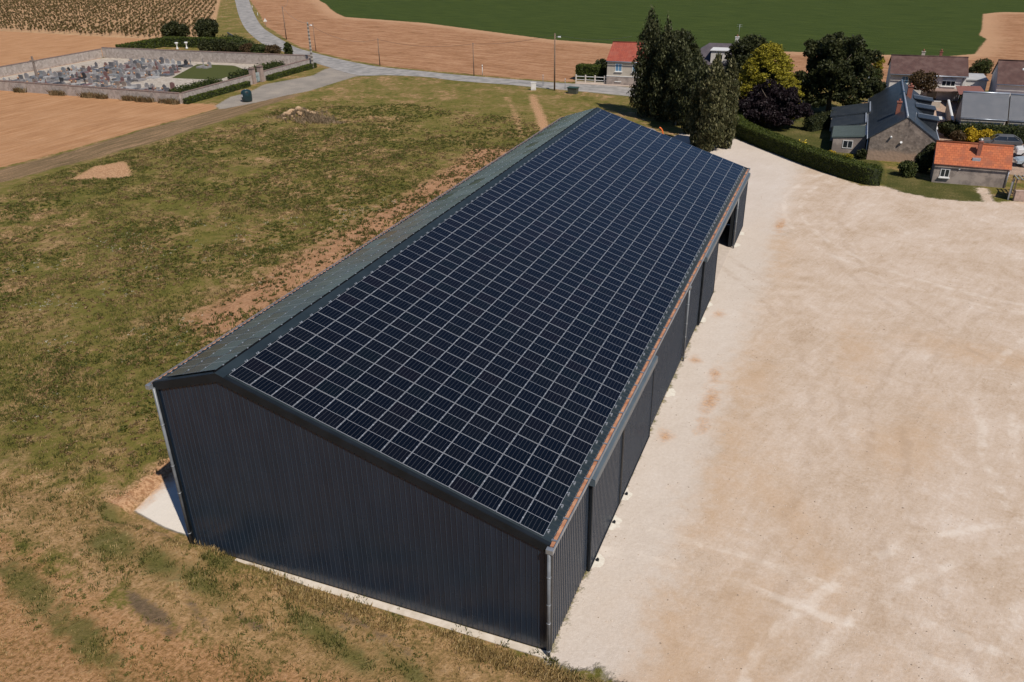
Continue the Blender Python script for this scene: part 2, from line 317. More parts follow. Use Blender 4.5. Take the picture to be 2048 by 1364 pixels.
for (ax_c, ay_c, R_c, hw, dark, st_) in ((30, -4, 22, .95, 0, .5), (33, 2, 15.5, .95, 0, .45), (44, 62, 36, .9, 1, .35), (3, -34, 42, .95, 0, .5), (46, 24, 27, .9, 0, .45), (58, 20, 45, .95, 1, .35), (-30, 20, 40, .9, 1, .3), (26, 66, 22, .9, 0, .4), (70, -30, 62, 1.0, 0, .4)):
    vd = t.n.new('ShaderNodeVectorMath'); vd.operation = 'DISTANCE'; t.l.new(t.co.outputs['Object'], vd.inputs[0]); vd.inputs[1].default_value = (ax_c, ay_c, 0)
    dd_ = t.math('ABSOLUTE', t.math('SUBTRACT', t.math('ABSOLUTE', t.math('SUBTRACT', t.math('ADD', vd.outputs['Value'], cen(N3, 1.6)), R_c)), hw))
    bnd = t.math('MULTIPLY', t.math('MULTIPLY', t.step(dd_, .42, .12), t.step(t.math('ADD', t.math('MULTIPLY', N3, .5), t.math('MULTIPLY', N1, .5)), .44, .60)), st_)
    gr = t.mix(bnd, gr, (.36, .26, .18) if dark else (.72, .64, .55))
YM = zone('yard', .25, 1.6, .7)
c = t.mix(YM, c, gr)
PADM = zone('pad', .08, .15, .1); YM = t.math('MAXIMUM', YM, PADM)
c = t.mix(PADM, c, t.mix(t.step(NG, .4, .6), (.72, .66, .58), (.62, .56, .48)))
c = t.mix(zone('bare', .5, 1.4, .8), c, t.mix(t.step(NF, .4, .6), (.36, .19, .095), (.56, .34, .19)))
t.bump(t.math('ADD', t.math('MULTIPLY', N1, t.math('SUBTRACT', .8, t.math('MULTIPLY', YM, .62))), t.math('ADD', t.math('MULTIPLY', NF, t.math('SUBTRACT', .5, t.math('MULTIPLY', YM, .42))), t.math('MULTIPLY', NG, t.math('SUBTRACT', .13, t.math('MULTIPLY', YM, .09))))), .9, .22)
GMAT = t.out(c, .95, 0, .12)

nx, ny = len(ax), len(ay)
verts = np.stack([P2[:, 0], P2[:, 1], ZZ], 1).astype(np.float32)
I, J = np.meshgrid(np.arange(nx-1), np.arange(ny-1)); base = (J*nx+I).ravel()
F = np.stack([base, base+1, base+1+nx, base+nx], 1)
fc = {k: att[k][F].mean(1) for k in att}
cls = np.zeros(len(F), int)
names = ['meadow', 'vineyard_ground', 'ploughed_field', 'crop_field', 'stubble_field', 'dirt_track', 'cemetery_ground', 'gravel_yard', 'gravel_lane', 'gravel_apron']
for i, k in ((1, 'vine'), (2, 'plough'), (3, 'crop'), (4, 'stub'), (5, 'track'), (6, 'cem'), (7, 'yard'), (8, 'lane'), (9, 'pad')): cls[fc[k] > 0] = i
# the far ground beyond every zone stays with the meadow sheet
for i, nm in enumerate(names):
    f = F[cls == i]
    if not len(f): continue
    used, inv = np.unique(f, return_inverse=True); inv = inv.reshape(f.shape).astype(np.int32)
    m = bpy.data.meshes.new(nm); m.vertices.add(len(used)); m.vertices.foreach_set('co', verts[used].ravel())
    m.loops.add(inv.size); m.loops.foreach_set('vertex_index', inv.ravel())
    m.polygons.add(len(f)); m.polygons.foreach_set('loop_start', np.arange(0, inv.size, 4, dtype=np.int32)); m.polygons.foreach_set('loop_total', np.full(len(f), 4, dtype=np.int32))
    m.update(calc_edges=True); m.polygons.foreach_set('use_smooth', np.ones(len(f), bool))
    for k, v in att.items():
        a = m.attributes.new(k, 'FLOAT', 'POINT'); a.data.foreach_set('value', v[used].astype(np.float32))
    tag(link(nm, m, GMAT), kind='structure')

# ------------------------------------------------------------------ road
def ribbon(name, left, right, z, mat, sub=6):
    mb = MB()
    def dens(p):
        p = np.array(p); o = []
        for i in range(len(p)-1):
            p0 = p[max(i-1, 0)]; p1 = p[i]; p2 = p[i+1]; p3 = p[min(i+2, len(p)-1)]
            for k in range(sub):
                u = k/sub; o.append(.5*((2*p1)+(-p0+p2)*u+(2*p0-5*p1+4*p2-p3)*u*u+(-p0+3*p1-3*p2+p3)*u**3))
        o.append(p[-1]); return o
    L, Rr = dens(left), dens(right)
    for i in range(len(L)-1):
        w = .12
        mb.face([(*L[i], z), (*Rr[i], z), (*Rr[i+1], z), (*L[i+1], z)])
    return mb.build(name, mat)
asp = NT('asphalt_mat'); an = asp.noise(.5, 4, vec=asp.map((1, 1, 1))); af = asp.noise(9, 4, .7)
ac = asp.mix(asp.step(an, .35, .65), (.23, .22, .205), (.36, .335, .31)); ac = asp.mix(asp.math('MULTIPLY', asp.step(af, .55, .7), .4), ac, (.2, .18, .165))
asp.bump(af, .2, .02); ASPH = asp.out(ac, .85, 0, .2)
Lp = [G(462, -18), G(469.5, 0), G(477, 29), G(489, 55), G(507, 74), G(530, 90), G(566, 103), G(594.5, 113), G(640, 129), G(713, 150), G(772, 150.5), G(850, 154), G(917, 162), G(1034, 171), G(1105, 178), G(1175, 184), G(1255, 192), (-8, 109.5)]
Rp = [G(494, -18), G(498, 0), G(509, 29), G(524, 53), G(544, 68), G(571, 84), G(594.5, 96), G(622, 104), G(660, 114), G(704, 124), G(765, 134.5), G(850, 143), G(917, 150), G(1034, 159.5), G(1100, 164.5), G(1152, 168), G(1246, 173.6), (-8, 117.5)]
tag(ribbon('road', Lp, Rp, .03, ASPH), kind='structure')
kb = MB()
for i in range(13, 17):
    a = Vector((*Lp[i], 0)); b = Vector((*Lp[i+1], 0)) if i+1 < len(Lp) else a; d = (b-a).normalized(); n = Vector((-d.y, d.x, 0))
    kb.hexa([a, b, b-n*.18, a-n*.18, a+Vector((0, 0, .12)), b+Vector((0, 0, .12)), b-n*.18+Vector((0, 0, .12)), a-n*.18+Vector((0, 0, .12))])
tag(kb.build('kerb', M2('kerb_mat', (.5, .46, .4), (.42, .38, .33), 4)), kind='structure')
pv = MB(); a, b = G(1150, 168), G(1252, 173.3); d = (b-a)/np.linalg.norm(b-a); n = np.array([-d[1], d[0]])
a2 = a; b2 = b+d*22; pv.hexa([(*a2, 0), (*b2, 0), (*(b2+n*1.2), 0), (*(a2+n*1.2), 0), (*a2, .12), (*b2, .12), (*(b2+n*1.2), .12), (*(a2+n*1.2), .12)])
tag(pv.build('pavement', M2('pavement_mat', (.52, .42, .34), (.45, .36, .3), 2)), kind='structure')
#PART2
# ------------------------------------------------------------------ barn
SL = .3165; cs = math.cos(math.atan(SL)); sn = math.sin(math.atan(SL))
XR = -14.95; LB = 56.4
def zr(x): return 5.70+(0.05-x)*SL if x >= XR else 5.70+(0.05-XR)*SL-(XR-x)*SL
barn = empty('solar_barn', (0, 0, 0))
tag(barn, 'long dark metal barn whose asymmetric roof is covered in solar panels', 'barn')
cl = NT('dark_cladding'); cl_n = cl.noise(.6, 4); cl_s = cl.noise(1, 3, vec=cl.map((2.2, 2.2, .25)))
czz = cl.n.new('ShaderNodeSeparateXYZ'); cl.l.new(cl.co.outputs['Object'], czz.inputs[0]); spl = cl.math('MULTIPLY', cl.step(cl.math('ADD', czz.outputs[2], cl.math('MULTIPLY', cl.noise(1.6, 5, .7), .9)), .95, .35), .35)
CLAD = cl.out(cl.mix(spl, cl.mix(cl.step(cl_s, .3, .7), (.010, .020, .036), (.015, .027, .046)), (.16, .125, .095)), cl.ramp(cl_n, [(.3, (.22,)*3), (.7, (.30,)*3)]), 0, .5)
CL2 = CLAD.node_tree.nodes['Principled BSDF'].inputs['IOR']; CL2.default_value = 1.5
EDGE = M2('rib_edge_highlight', (.026, .036, .052), (.036, .047, .064), 1.5, .4)  # lighter rib flanks: sunlit edge lines put into the colour
CLADT = M2('trim_metal', (.007, .010, .013), (.011, .015, .020), 1.2, .5, spec=.3)
TEAL = M2('roof_sheet', (.014, .023, .029), (.021, .032, .039), 1.0, .5, spec=.4)
GALV = M2('galvanised', (.30, .32, .34), (.42, .44, .46), 3, .42, metal=.6)
PIPE = M2('grey_pipe', (.13, .14, .15), (.18, .19, .20), 2.5, .4, spec=.5)
RUST = M2('gutter_dust', (.35, .14, .07), (.50, .27, .16), 2.6, .9, 9, .4)
def ribwall(name, P0, P1, ztop, zbot=0.0, pitch=.25, depth=.024, outward=(1, 0), parent=barn, mat=CLAD):
    """trapezoidal ribbed sheet from P0 to P1; ztop/zbot functions of s"""
    P0 = np.array(P0, float); P1 = np.array(P1, float); L = np.linalg.norm(P1-P0); d = (P1-P0)/L; o = np.array(outward, float)
    ss = []; n = int(L/pitch+.5); pt = L/n
    for i in range(n):
        s = i*pt
        for f, k in ((0, 0), (.88, 0), (.915, 1), (.965, 1)): ss.append((s+f*pt, k))
    ss.append((L, 0)); mb = MB(); z0 = zbot if callable(zbot) else (lambda s: zbot)
    for i in range(len(ss)-1):
        (a, ka), (b, kb_) = ss[i], ss[i+1]; pa = P0+d*a+o*depth*ka; pb = P0+d*b+o*depth*kb_
        mb.face([(*pa, z0(a)), (*pb, z0(b)), (*pb, ztop(b)), (*pa, ztop(a))])
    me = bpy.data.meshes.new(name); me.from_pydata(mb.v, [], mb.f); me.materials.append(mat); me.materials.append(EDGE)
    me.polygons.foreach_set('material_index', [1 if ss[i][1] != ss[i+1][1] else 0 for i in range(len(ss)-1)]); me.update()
    return link(name, me, None, parent)
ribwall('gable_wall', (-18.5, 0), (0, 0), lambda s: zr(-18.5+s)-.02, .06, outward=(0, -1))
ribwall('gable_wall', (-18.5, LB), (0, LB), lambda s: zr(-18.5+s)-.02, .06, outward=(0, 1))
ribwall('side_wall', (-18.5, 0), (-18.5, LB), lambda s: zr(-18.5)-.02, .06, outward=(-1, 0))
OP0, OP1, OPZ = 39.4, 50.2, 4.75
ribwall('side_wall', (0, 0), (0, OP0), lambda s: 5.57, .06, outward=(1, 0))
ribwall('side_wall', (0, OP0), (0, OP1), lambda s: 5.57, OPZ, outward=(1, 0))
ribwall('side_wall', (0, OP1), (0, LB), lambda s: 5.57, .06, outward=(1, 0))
m = MB()  # inner frame, floor, base strip
m.box(-18.4, -.05, .1, LB-.1, .006, .03); m.build('floor_slab', M2('slab_mat', (.55, .47, .40), (.48, .41, .34), 2), barn)
m = MB(); m.box(-16, 0.12, -.42, -.04, -.1, .06); m.build('concrete_footing', M2('footing_mat', (.62, .55, .46), (.52, .45, .36), 3, .9, 12, .4), barn)
for y in (5.6, 11.3, 17, 22.6, 28.3, 34, 39.5, 50.25):
    m = MB()
    for z0 in (0,): m.box(-.35, -.06, y-.1, y+.1, .02, 5.5)
    m.build('steel_column', CLADT, barn)
# roof sheets with ribs running down the slope
def roofsheet(x0, x1, name):
    mb = MB(); n = int((LB+.1)/.33); pt = (LB+.1)/n; prof = []
    for i in range(n):
        for f, k in ((0, 0), (.62, 0), (.70, 1), (.90, 1)): prof.append((-.05+(i+f)*pt, k))
    prof.append((LB+.05, 0))
    for i in range(len(prof)-1):
        (a, ka), (b, kb_) = prof[i], prof[i+1]
        mb.face([(x0, a, zr(x0)+.04*ka), (x1, a, zr(x1)+.04*ka), (x1, b, zr(x1)+.04*kb_), (x0, b, zr(x0)+.04*kb_)])
    me = bpy.data.meshes.new(name); me.from_pydata(mb.v, [], mb.f); me.update(); return link(name, me, TEAL, barn)
roofsheet(XR, -.02, 'roof'); roofsheet(-18.62, XR, 'roof')
m = MB(); zR = zr(XR)
for sx, x1 in ((1, XR+.42), (-1, XR-.12)):
    m.hexa([(XR, -.08, zR+.065), (x1, -.08, zr(x1)+.065), (x1, LB+.08, zr(x1)+.065), (XR, LB+.08, zR+.065), (XR, -.08, zR+.095), (x1, -.08, zr(x1)+.08), (x1, LB+.08, zr(x1)+.08), (XR, LB+.08, zR+.095)])
m.build('ridge_cap', TEAL, barn)
m = MB(); m.box(XR-.13, XR-.015, 0, LB, zR-.03, zR+.10); m.build('ridge_gap_shade', M2('black_gap_shade', (.004, .004, .005), (.007, .007, .008), 3, .8, spec=.1), barn)  # black strip added to draw the shaded gap between ridge and left panels
for ye, s in ((-.075, -1), (LB+.075, 1)):
    m = MB()
    for xa, xb in ((XR, -.01), (XR, -18.64)):
        y0, y1 = sorted((ye, ye-s*.03))
        m.hexa([(xa, y0, zr(xa)-.34), (xb, y0, zr(xb)-.34), (xb, y1, zr(xb)-.34), (xa, y1, zr(xa)-.34), (xa, y0, zr(xa)+.05), (xb, y0, zr(xb)+.05), (xb, y1, zr(xb)+.05), (xa, y1, zr(xa)+.05)])
        y0, y1 = sorted((ye-s*.031, ye-s*.20))
        m.hexa([(xa, y0, zr(xa)+.042), (xb, y0, zr(xb)+.042), (xb, y1, zr(xb)+.042), (xa, y1, zr(xa)+.042), (xa, y0, zr(xa)+.062), (xb, y0, zr(xb)+.062), (xb, y1, zr(xb)+.062), (xa, y1, zr(xa)+.062)])
    m.build('verge_flashing', CLADT, barn)
# corner trims
for x, y, sx, sy in ((0, 0, 1, -1), (-18.5, 0, -1, -1), (0, LB, 1, 1), (-18.5, LB, -1, 1)):
    m = MB(); xa, xb = sorted((x+sx*.045, x+sx*.06)); ya, yb = sorted((y+sy*.06, y-sy*.12)); m.box(xa, xb, ya, yb, .06, zr(x)-.05 if x < -1 else 5.6)
    xa, xb = sorted((x+sx*.044, x-sx*.12)); ya, yb = sorted((y+sy*.045, y+sy*.06)); m.box(xa, xb, ya, yb, .06, zr(x)-.36 if x < -1 else 5.4); m.build('corner_trim', CLADT, barn)
# gutters
def gutter(xi, xo, z, sx):
    g = MB(); a, b = -.12, LB+.12
    x0, x1 = (xi, xo)
    def bx(u0, u1, z0, z1, mi): lo, hi = sorted((u0, u1)); g.box(lo, hi, a, b, z0, z1, mi)
    bx(x0, x1, z-.16, z-.145, 0); bx(x0, x0+sx*.012, z-.145, z, 0); bx(x1-sx*.015, x1, z-.145, z+.01, 0); bx(x1-sx*.03, x1+sx*.012, z+.01, z+.022, 0)
    go = g.build('gutter', GALV, barn)
    d = MB(); lo, hi = sorted((x0+sx*.015, x1-sx*.018)); d.box(lo, hi, a+.15, b-.15, z-.143, z-.05); d.build('silt', RUST, go)
    br = MB(); y = .3
    while y < LB:
        lo, hi = sorted((x0-sx*.02, x1+sx*.004)); br.box(lo, hi, y, y+.07, z-.03, z+.012); y += 1.42
    k = br.build('gutter_brackets', GALV, go); k['kind'] = 'stuff'
    e = MB(); lo, hi = sorted((x0-sx*.03, x1+sx*.02)); e.box(lo, hi, -.33, -.12, z-.17, z+.03); e.build('gutter_end', GALV, go)
    e = MB(); e.box(lo, hi, LB+.12, LB+.135, z-.17, z+.02); e.build('gutter_end', GALV, go)
gutter(-.055, .19, 5.75, 1); gutter(-18.62, -18.79, zr(-18.6)-.02, -1)
# downpipes
def downpipe(x, y, ztop, nx_, ny_, r=.065, z0=0.02):
    m = MB(); m.tube([(x, y, z0), (x, y, ztop)], r, 12); p = m.build('downpipe', PIPE, barn)
    for f in (.06, .34, .52, .78):
        c_ = MB(); z = z0+(ztop-z0)*f; c_.lathe([(r+.005, z-.02), (r+.016, z-.015), (r+.016, z+.015), (r+.005, z+.02)], (x, y), 12)
        lo, hi = sorted((x, x-nx_*.13)); l2, h2 = sorted((y, y-ny_*.13)); c_.box(lo-.006, hi+.006, l2-.006, h2+.006, z-.008, z+.008); c_.build('collar', GALV, p)
downpipe(.03, -.25, 5.58, 0, -1, .075)
downpipe(-18.56, -.135, 9.1, 0, -1, .07, .40)
downpipe(.16, 27.1, 5.5, 1, 0); downpipe(.16, 50.05, 4.9, 1, 0)
m = MB(); m.lathe([(.05, 5.3), (.12, 5.42), (.13, 5.56), (.13, 5.60)], (.16, 27.1), 12); m.build('hopper', PIPE, barn)
# rails and sliding doors
def rail(y0, y1):
    m = MB(); prof = [(.05, 5.50), (.30, 5.42), (.32, 5.38), (.32, 5.08), (.29, 5.08), (.29, 5.36), (.05, 5.46)]
    n = len(m.v); m.v += [(x, y0, z) for x, z in prof]+[(x, y1, z) for x, z in prof]; k = len(prof)
    for i in range(k): j = (i+1) % k; m.f.append((n+i, n+j, n+k+j, n+k+i)); m.mi.append(0); m.sm.append(False)
    m.box(.05, .325, y0-.012, y0-.001, 5.08, 5.40); m.box(.05, .325, y1+.001, y1+.012, 5.08, 5.40)
    m.box(.12, .2, y0+.02, y1-.02, 5.1, 5.2)
    return m.build('door_rail', M2('rail_metal', (.075, .10, .12), (.09, .115, .135), 1.5, .35, spec=.5), barn)
rail(5.0, 17.2); rail(33.0, 56.1)
def leaf(y0, y1, x=.13, edges=(0, 1)):
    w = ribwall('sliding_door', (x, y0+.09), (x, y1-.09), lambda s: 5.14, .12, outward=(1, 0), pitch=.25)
    b = MB(); b.box(x-.05, x-.005, y0+.03, y1-.03, .12, 5.12); b.build('door_backing', CLADT, w)
    for k, (a, c_) in enumerate(((y0, y0+.088), (y1-.088, y1))):
        e = MB(); e.box(x-.055, x+.055, a, c_, .08, 5.13); e.build('door_edge', CLADT, w)
    e = MB(); e.box(x-.004, x+.05, y0+.09, y1-.09, .07, .117); e.build('bottom_rail', CLADT, w)
    return w
leaf(5.1, 10.38); leaf(10.56, 17.15); leaf(32.9, 39.35); leaf(50.45, 56.2)
gpost = MB(); gpost.box(.06, .20, 10.385, 10.555, .1, 5.1); gpost.build('door_post', M2('black_rubber', (.008, .008, .009), (.012, .012, .013), 4, .6), barn)
# guide blocks with concrete dabs
cm = M2('concrete_dab_mat', (.72, .68, .58), (.62, .56, .47), 5, .9)
for i, (y, r) in enumerate(((6.0, .55), (8.95, .6), (11.4, .5), (22.6, .55), (34.1, .5), (36.9, .45), (51.0, .6), (54.3, .55))):
    d = MB(); pts = []; sr = random.Random(i)
    for k in range(18):
        a = 2*math.pi*k/18; rr = r*(1+.16*sr.uniform(-1, 1)); pts.append((max(.05, .12+rr*.85*math.cos(a)), y+rr*1.05*math.sin(a), .012))
    d.face(pts); tag(d.build('concrete_patch', cm), kind='structure')
    if i in (0, 1, 2):
        g = MB(); g.box(.24, .36, y-.06, y+.06, .014, .11); g.box(.27, .33, y-.05, y+.05, .11, .16)
        tag(g.build('door_stop', CLADT), ('dark metal door stop on the white concrete patch nearest the barn corner', 'dark metal door stop on the second white concrete patch from the near barn corner', 'dark metal door stop on the concrete patch below the joint of the sliding doors')[i], 'door stop', 'floor stops along the sliding doors')
# solar panels
pm = NT('solar_glass'); uv = pm.n.new('ShaderNodeUVMap'); sp = pm.n.new('ShaderNodeSeparateXYZ'); pm.l.new(uv.outputs[0], sp.inputs[0]); U, V_ = sp.outputs[0], sp.outputs[1]
# U along 1.63 m (0..1), V along 1.038 m (0..1); integer part = random id
def frac(x): return pm.math('FRACT', x)
fu, fv = frac(U), frac(V_)
def near(x, at, w): return pm.math('LESS_THAN', pm.math('ABSOLUTE', pm.math('SUBTRACT', x, at)), w)
c6 = pm.math('ABSOLUTE', pm.math('SUBTRACT', frac(pm.math('ADD', pm.math('MULTIPLY', fv, 6), .5)), .5))
lv = pm.math('LESS_THAN', c6, .018)
c20 = pm.math('ABSOLUTE', pm.math('SUBTRACT', frac(pm.math('ADD', pm.math('MULTIPLY', fu, 20), .5)), .5))
lu = pm.math('LESS_THAN', c20, .022)
dia = pm.math('LESS_THAN', pm.math('ADD', c6, pm.math('MULTIPLY', c20, .5)), .085)
mid = near(fu, .5, .0045)
fr = pm.math('MAXIMUM', pm.math('GREATER_THAN', pm.math('ABSOLUTE', pm.math('SUBTRACT', fu, .5)), .4925), pm.math('GREATER_THAN', pm.math('ABSOLUTE', pm.math('SUBTRACT', fv, .5)), .4880))
oi = pm.n.new('ShaderNodeTexWhiteNoise'); oi.noise_dimensions = '2D'
fl = pm.n.new('ShaderNodeVectorMath'); fl.operation = 'FLOOR'; pm.l.new(uv.outputs[0], fl.inputs[0]); pm.l.new(fl.outputs[0], oi.inputs['Vector'])
rv = oi.outputs['Value']
halfid = pm.n.new('ShaderNodeTexWhiteNoise'); halfid.noise_dimensions = '2D'
cmb = pm.n.new('ShaderNodeCombineXYZ'); pm.set(cmb.inputs[0], pm.math('FLOOR', pm.math('MULTIPLY', U, 2))); pm.set(cmb.inputs[1], pm.math('FLOOR', V_)); pm.l.new(cmb.outputs[0], halfid.inputs['Vector'])
cell = pm.ramp(halfid.outputs['Value'], [(.0, (.0018, .002, .0026)), (.35, (.0022, .0027, .0038)), (.6, (.0035, .003, .003)), (.8, (.0026, .004, .004)), (.96, (.0045, .0032, .0035))])
cell = pm.mix(pm.math('MULTIPLY', lu, .15), cell, (.03, .034, .042))
cc = pm.mix(pm.math('MAXIMUM', pm.math('MULTIPLY', lv, .20), pm.math('MULTIPLY', dia, .26)), cell, (.34, .35, .37))
cc = pm.mix(mid, cc, (.42, .44, .48)); cc = pm.mix(fr, cc, (.50, .52, .55))
rgh = pm.mix(fr, pm.ramp(rv, [(0, (.06,)*3), (1, (.14,)*3)]), (.45,)*3)
PANEL = pm.out(cc, rgh, pm.math('MULTIPLY', fr, .35), .5); pm.b.inputs['IOR'].default_value = 1.66; pm.b.inputs['Specular Tint'].default_value = (.62, .86, 1, 1)
PANELB = PANEL.copy(); PANELB.name = 'solar_glass_left_sheen'; _k = [n for n in PANELB.node_tree.nodes if n.type == 'MIX' and n.outputs[2].is_linked and n.outputs[2].links[0].to_node.type == 'BSDF_PRINCIPLED' and n.outputs[2].links[0].to_socket.name == 'Base Color'][0]; _k.inputs[7].default_value = (.34, .38, .42, 1); PANELB.node_tree.nodes['Principled BSDF'].inputs['Specular Tint'].default_value = (.42, .72, 1, 1); PANELB.node_tree.nodes['Principled BSDF'].inputs['IOR'].default_value = 1.95  # left slope copy: fainter frame glare and bluer sky sheen put into the material
SIDE = M2('panel_side', (.45, .46, .48), (.55, .56, .58), 2, .4, metal=.5)
PP, PL = 1.058, 1.6497
NW, NL = 1.038, 1.628
def panelgeo(xt, zt, sx, y0, uid, V, Fc, UV):
    """xt,zt top edge; sx=+1 slopes down to +x"""
    dx, dz = sx*cs*NW, -sn*NW
    nrm = np.array([sx*sn, 0, cs]); th = .035
    ja, jb = rng.uniform(-.006, .006, 2); A = np.array([xt, y0, zt]); B = np.array([xt, y0+NL, zt+ja]); C_ = np.array([xt+dx, y0+NL, zt+dz+ja+jb]); D = np.array([xt+dx, y0, zt+dz+jb])
    n = len(V); top = [A, B, C_, D]; bot = [p-nrm*th for p in top]; V += [tuple(p) for p in top+bot]; rev = (lambda q: q) if sx > 0 else (lambda q: q[::-1])
    e = 1e-3; i0, j0 = uid
    Fc.append(rev((n+3, n+2, n+1, n))); UV.append(rev([(i0+e, j0+1-e), (i0+1-e, j0+1-e), (i0+1-e, j0+e), (i0+e, j0+e)]))
    for a, b in ((0, 1), (1, 2), (2, 3), (3, 0)):
        Fc.append((n+a, n+b, n+4+b, n+4+a)); UV.append([(i0+.001, j0+.001)]*4)
def panelmesh(lst, name, mt=None, sm=None):
    V, Fc, UV = [], [], []
    for a in lst: panelgeo(*a, V, Fc, UV)
    me = bpy.data.meshes.new(name); me.from_pydata(V, [], Fc); ul = me.uv_layers.new(name='UVMap')
    ul.data.foreach_set('uv', np.array(UV).reshape(-1)); me.materials.append(mt or PANEL); me.materials.append(sm or SIDE)
    me.polygons.foreach_set('material_index', [0 if i % 5 == 0 else 1 for i in range(len(Fc))]); me.update(); return me
allp = []
x0, z0_ = -14.48, 10.40
for i in range(14):
    for j in range(34):
        jx, jz = rng.uniform(-.003, .003), rng.uniform(-.004, .004)
        allp.append((x0+i*PP*cs+.01*cs+jx, z0_-i*PP*sn+jz, 1, .221+j*PL+.011, (j+40*0, i)))
left = []
for i in range(3):
    for j in range(34):
        left.append((-15.06-i*PP*cs, zr(-15.06-i*PP*cs)+.13+rng.uniform(-.004, .004), -1, .221+j*PL+.011, (j+50, i+30)))
big = sorted(allp, key=lambda a: np.hypot(np.hypot(a[0]-CAM[0], a[3]-CAM[1]), a[1]-CAM[2]))
for a in big[:100]: link('solar_panel', panelmesh([a], 'solar_panel'), None, barn)
r1 = link('solar_panels', panelmesh(big[100:], 'solar_panels'), None, barn); r1['kind'] = 'stuff'
r2 = link('solar_panels', panelmesh(left, 'solar_panels', PANELB, CLADT), None, barn); r2['kind'] = 'stuff'
# clamps and rails
m = MB()
def onroof(x, y, h=.0, sx=1):
    z = (10.40-(x-x0)*SL) if sx > 0 else zr(x)+.13
    return z+h
for i in range(15):
    xx = x0+i*PP*cs
    for j in range(34):
        for f in (.24, .76):
            y = .221+(j+f)*PL; z = onroof(xx, y)
            m.box(xx-.028, xx+.028, y-.03, y+.03, z-.01, z+.016)
            if i in (0, 14):
                s = -1 if i == 0 else 1
                for dy in (-.06, .06): m.box(xx+s*.07-.03, xx+s*.07+.03, y+dy-.02, y+dy+.02, z-s*.02-.09, z-s*.02+.0)
for i in range(4):
    xx = -15.06-i*PP*cs+.01
    for j in range(34):
        for f in (.24, .76):
            y = .221+(j+f)*PL; z = onroof(xx, y, 0, -1); m.box(xx-.025, xx+.025, y-.03, y+.03, z-.01, z+.016)
m.build('panel_clamps', M2('clamp_metal', (.6, .62, .64), (.7, .72, .74), 3, .35, metal=.6), barn)['kind'] = 'stuff'
#PART3
# ------------------------------------------------------------------ foliage
def leafmat(name, cols, rough=.6, sc=.45):
    t = NT(name); g = t.n.new('ShaderNodeNewGeometry')
    f = t.math('ADD', t.math('MULTIPLY', g.outputs['Random Per Island'], .65), t.math('MULTIPLY', t.noise(sc, 2), .35))
    k = len(cols); c = t.ramp(f, [(.12+.76*i/(k-1), cols[i]) for i in range(k)])
    m = t.out(c, rough, 0, .25)
    tr = t.n.new('ShaderNodeBsdfTranslucent'); t.l.new(c, tr.inputs[0]); mx = t.n.new('ShaderNodeMixShader'); mx.inputs[0].default_value = .22
    o = t.n['Material Output']; t.l.new(t.b.outputs[0], mx.inputs[1]); t.l.new(tr.outputs[0], mx.inputs[2]); t.l.new(mx.outputs[0], o.inputs[0]); return m
def leafquads(P, size, r, flat=0.0, up=None):
    n = len(P); a = r.normal(size=(n, 3)); a[:, 2] *= (1-flat); a /= np.linalg.norm(a, axis=1)[:, None]+1e-9
    b = np.cross(a, r.normal(size=(n, 3))); b /= np.linalg.norm(b, axis=1)[:, None]+1e-9
    if up is not None: a = a*(1-up)+np.array([0, 0, 1.])*up; a /= np.linalg.norm(a, axis=1)[:, None]
    s = size*r.uniform(.55, 1.25, n)[:, None]; a = a*s; b = b*s*.55
    return np.stack([P-a, P-b*.9+a*.1, P+a, P+b+a*.1], 1)
def crown(clumps, n, size, seed, flat=0.0, shell=.55, up=None, squash=1.0):
    """clumps: list of (x,y,z,rx,ry,rz)"""
    r = np.random.default_rng(seed); C_ = np.array(clumps, float); w = (C_[:, 3]*C_[:, 4]+C_[:, 4]*C_[:, 5]+C_[:, 3]*C_[:, 5]); w /= w.sum()
    k = r.choice(len(C_), n, p=w); d = r.normal(size=(n, 3)); d /= np.linalg.norm(d, axis=1)[:, None]
    rad = shell+(1-shell)*r.random(n)**.6; rad *= r.uniform(.88, 1.14, n); far_ = r.random(n) < .12; rad[far_] *= r.uniform(1.0, 1.35, far_.sum())
    P = C_[k, :3]+d*C_[k, 3:]*rad[:, None]; P = P[P[:, 2] > .03]
    return leafquads(P, size, r, flat, up)
def trunkmesh(h, r0, seed, limbs=5, spread=1.2, hb=.3, lean=0):
    r = random.Random(seed); m = MB(); m.tube([(0, 0, -.1), (.02, 0, h*.3), (.05+lean, .03, h*.65), (lean, 0, h)], [r0, r0*.8, r0*.5, r0*.15], 8)
    for i in range(limbs):
        a = r.uniform(0, 6.28); z = h*(hb+(.9-hb)*i/limbs); L = spread*r.uniform(.6, 1)
        m.tube([(0, 0, z), (math.cos(a)*L*.5, math.sin(a)*L*.5, z+L*.35), (math.cos(a)*L, math.sin(a)*L, z+L*.9)], [r0*.4, r0*.25, r0*.08], 5)
    return m
BARK = M2('bark', (.10, .075, .055), (.17, .135, .10), 5, .9, 20, .5)
BARKW = M2('pale_bark', (.38, .35, .31), (.20, .18, .15), 4, .85)
POP = leafmat('poplar_leaves', [(.015, .020, .007), (.032, .038, .012), (.065, .070, .026), (.18, .18, .09)])
POPL = leafmat('poplar_leaves_light', [(.026, .032, .011), (.06, .063, .022), (.11, .105, .042), (.22, .20, .10)])
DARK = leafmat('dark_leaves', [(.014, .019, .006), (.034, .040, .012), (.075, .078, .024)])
MIDG = leafmat('mid_green_leaves', [(.02, .03, .008), (.045, .06, .014), (.09, .10, .024)])
HEDG = leafmat('hedge_leaves', [(.025, .038, .006), (.06, .08, .011), (.12, .14, .022)])
GOLD = leafmat('golden_leaves', [(.10, .095, .010), (.25, .215, .018), (.44, .37, .035)])
PURP = leafmat('purple_leaves', [(.010, .007, .009), (.018, .011, .014), (.032, .018, .018)])
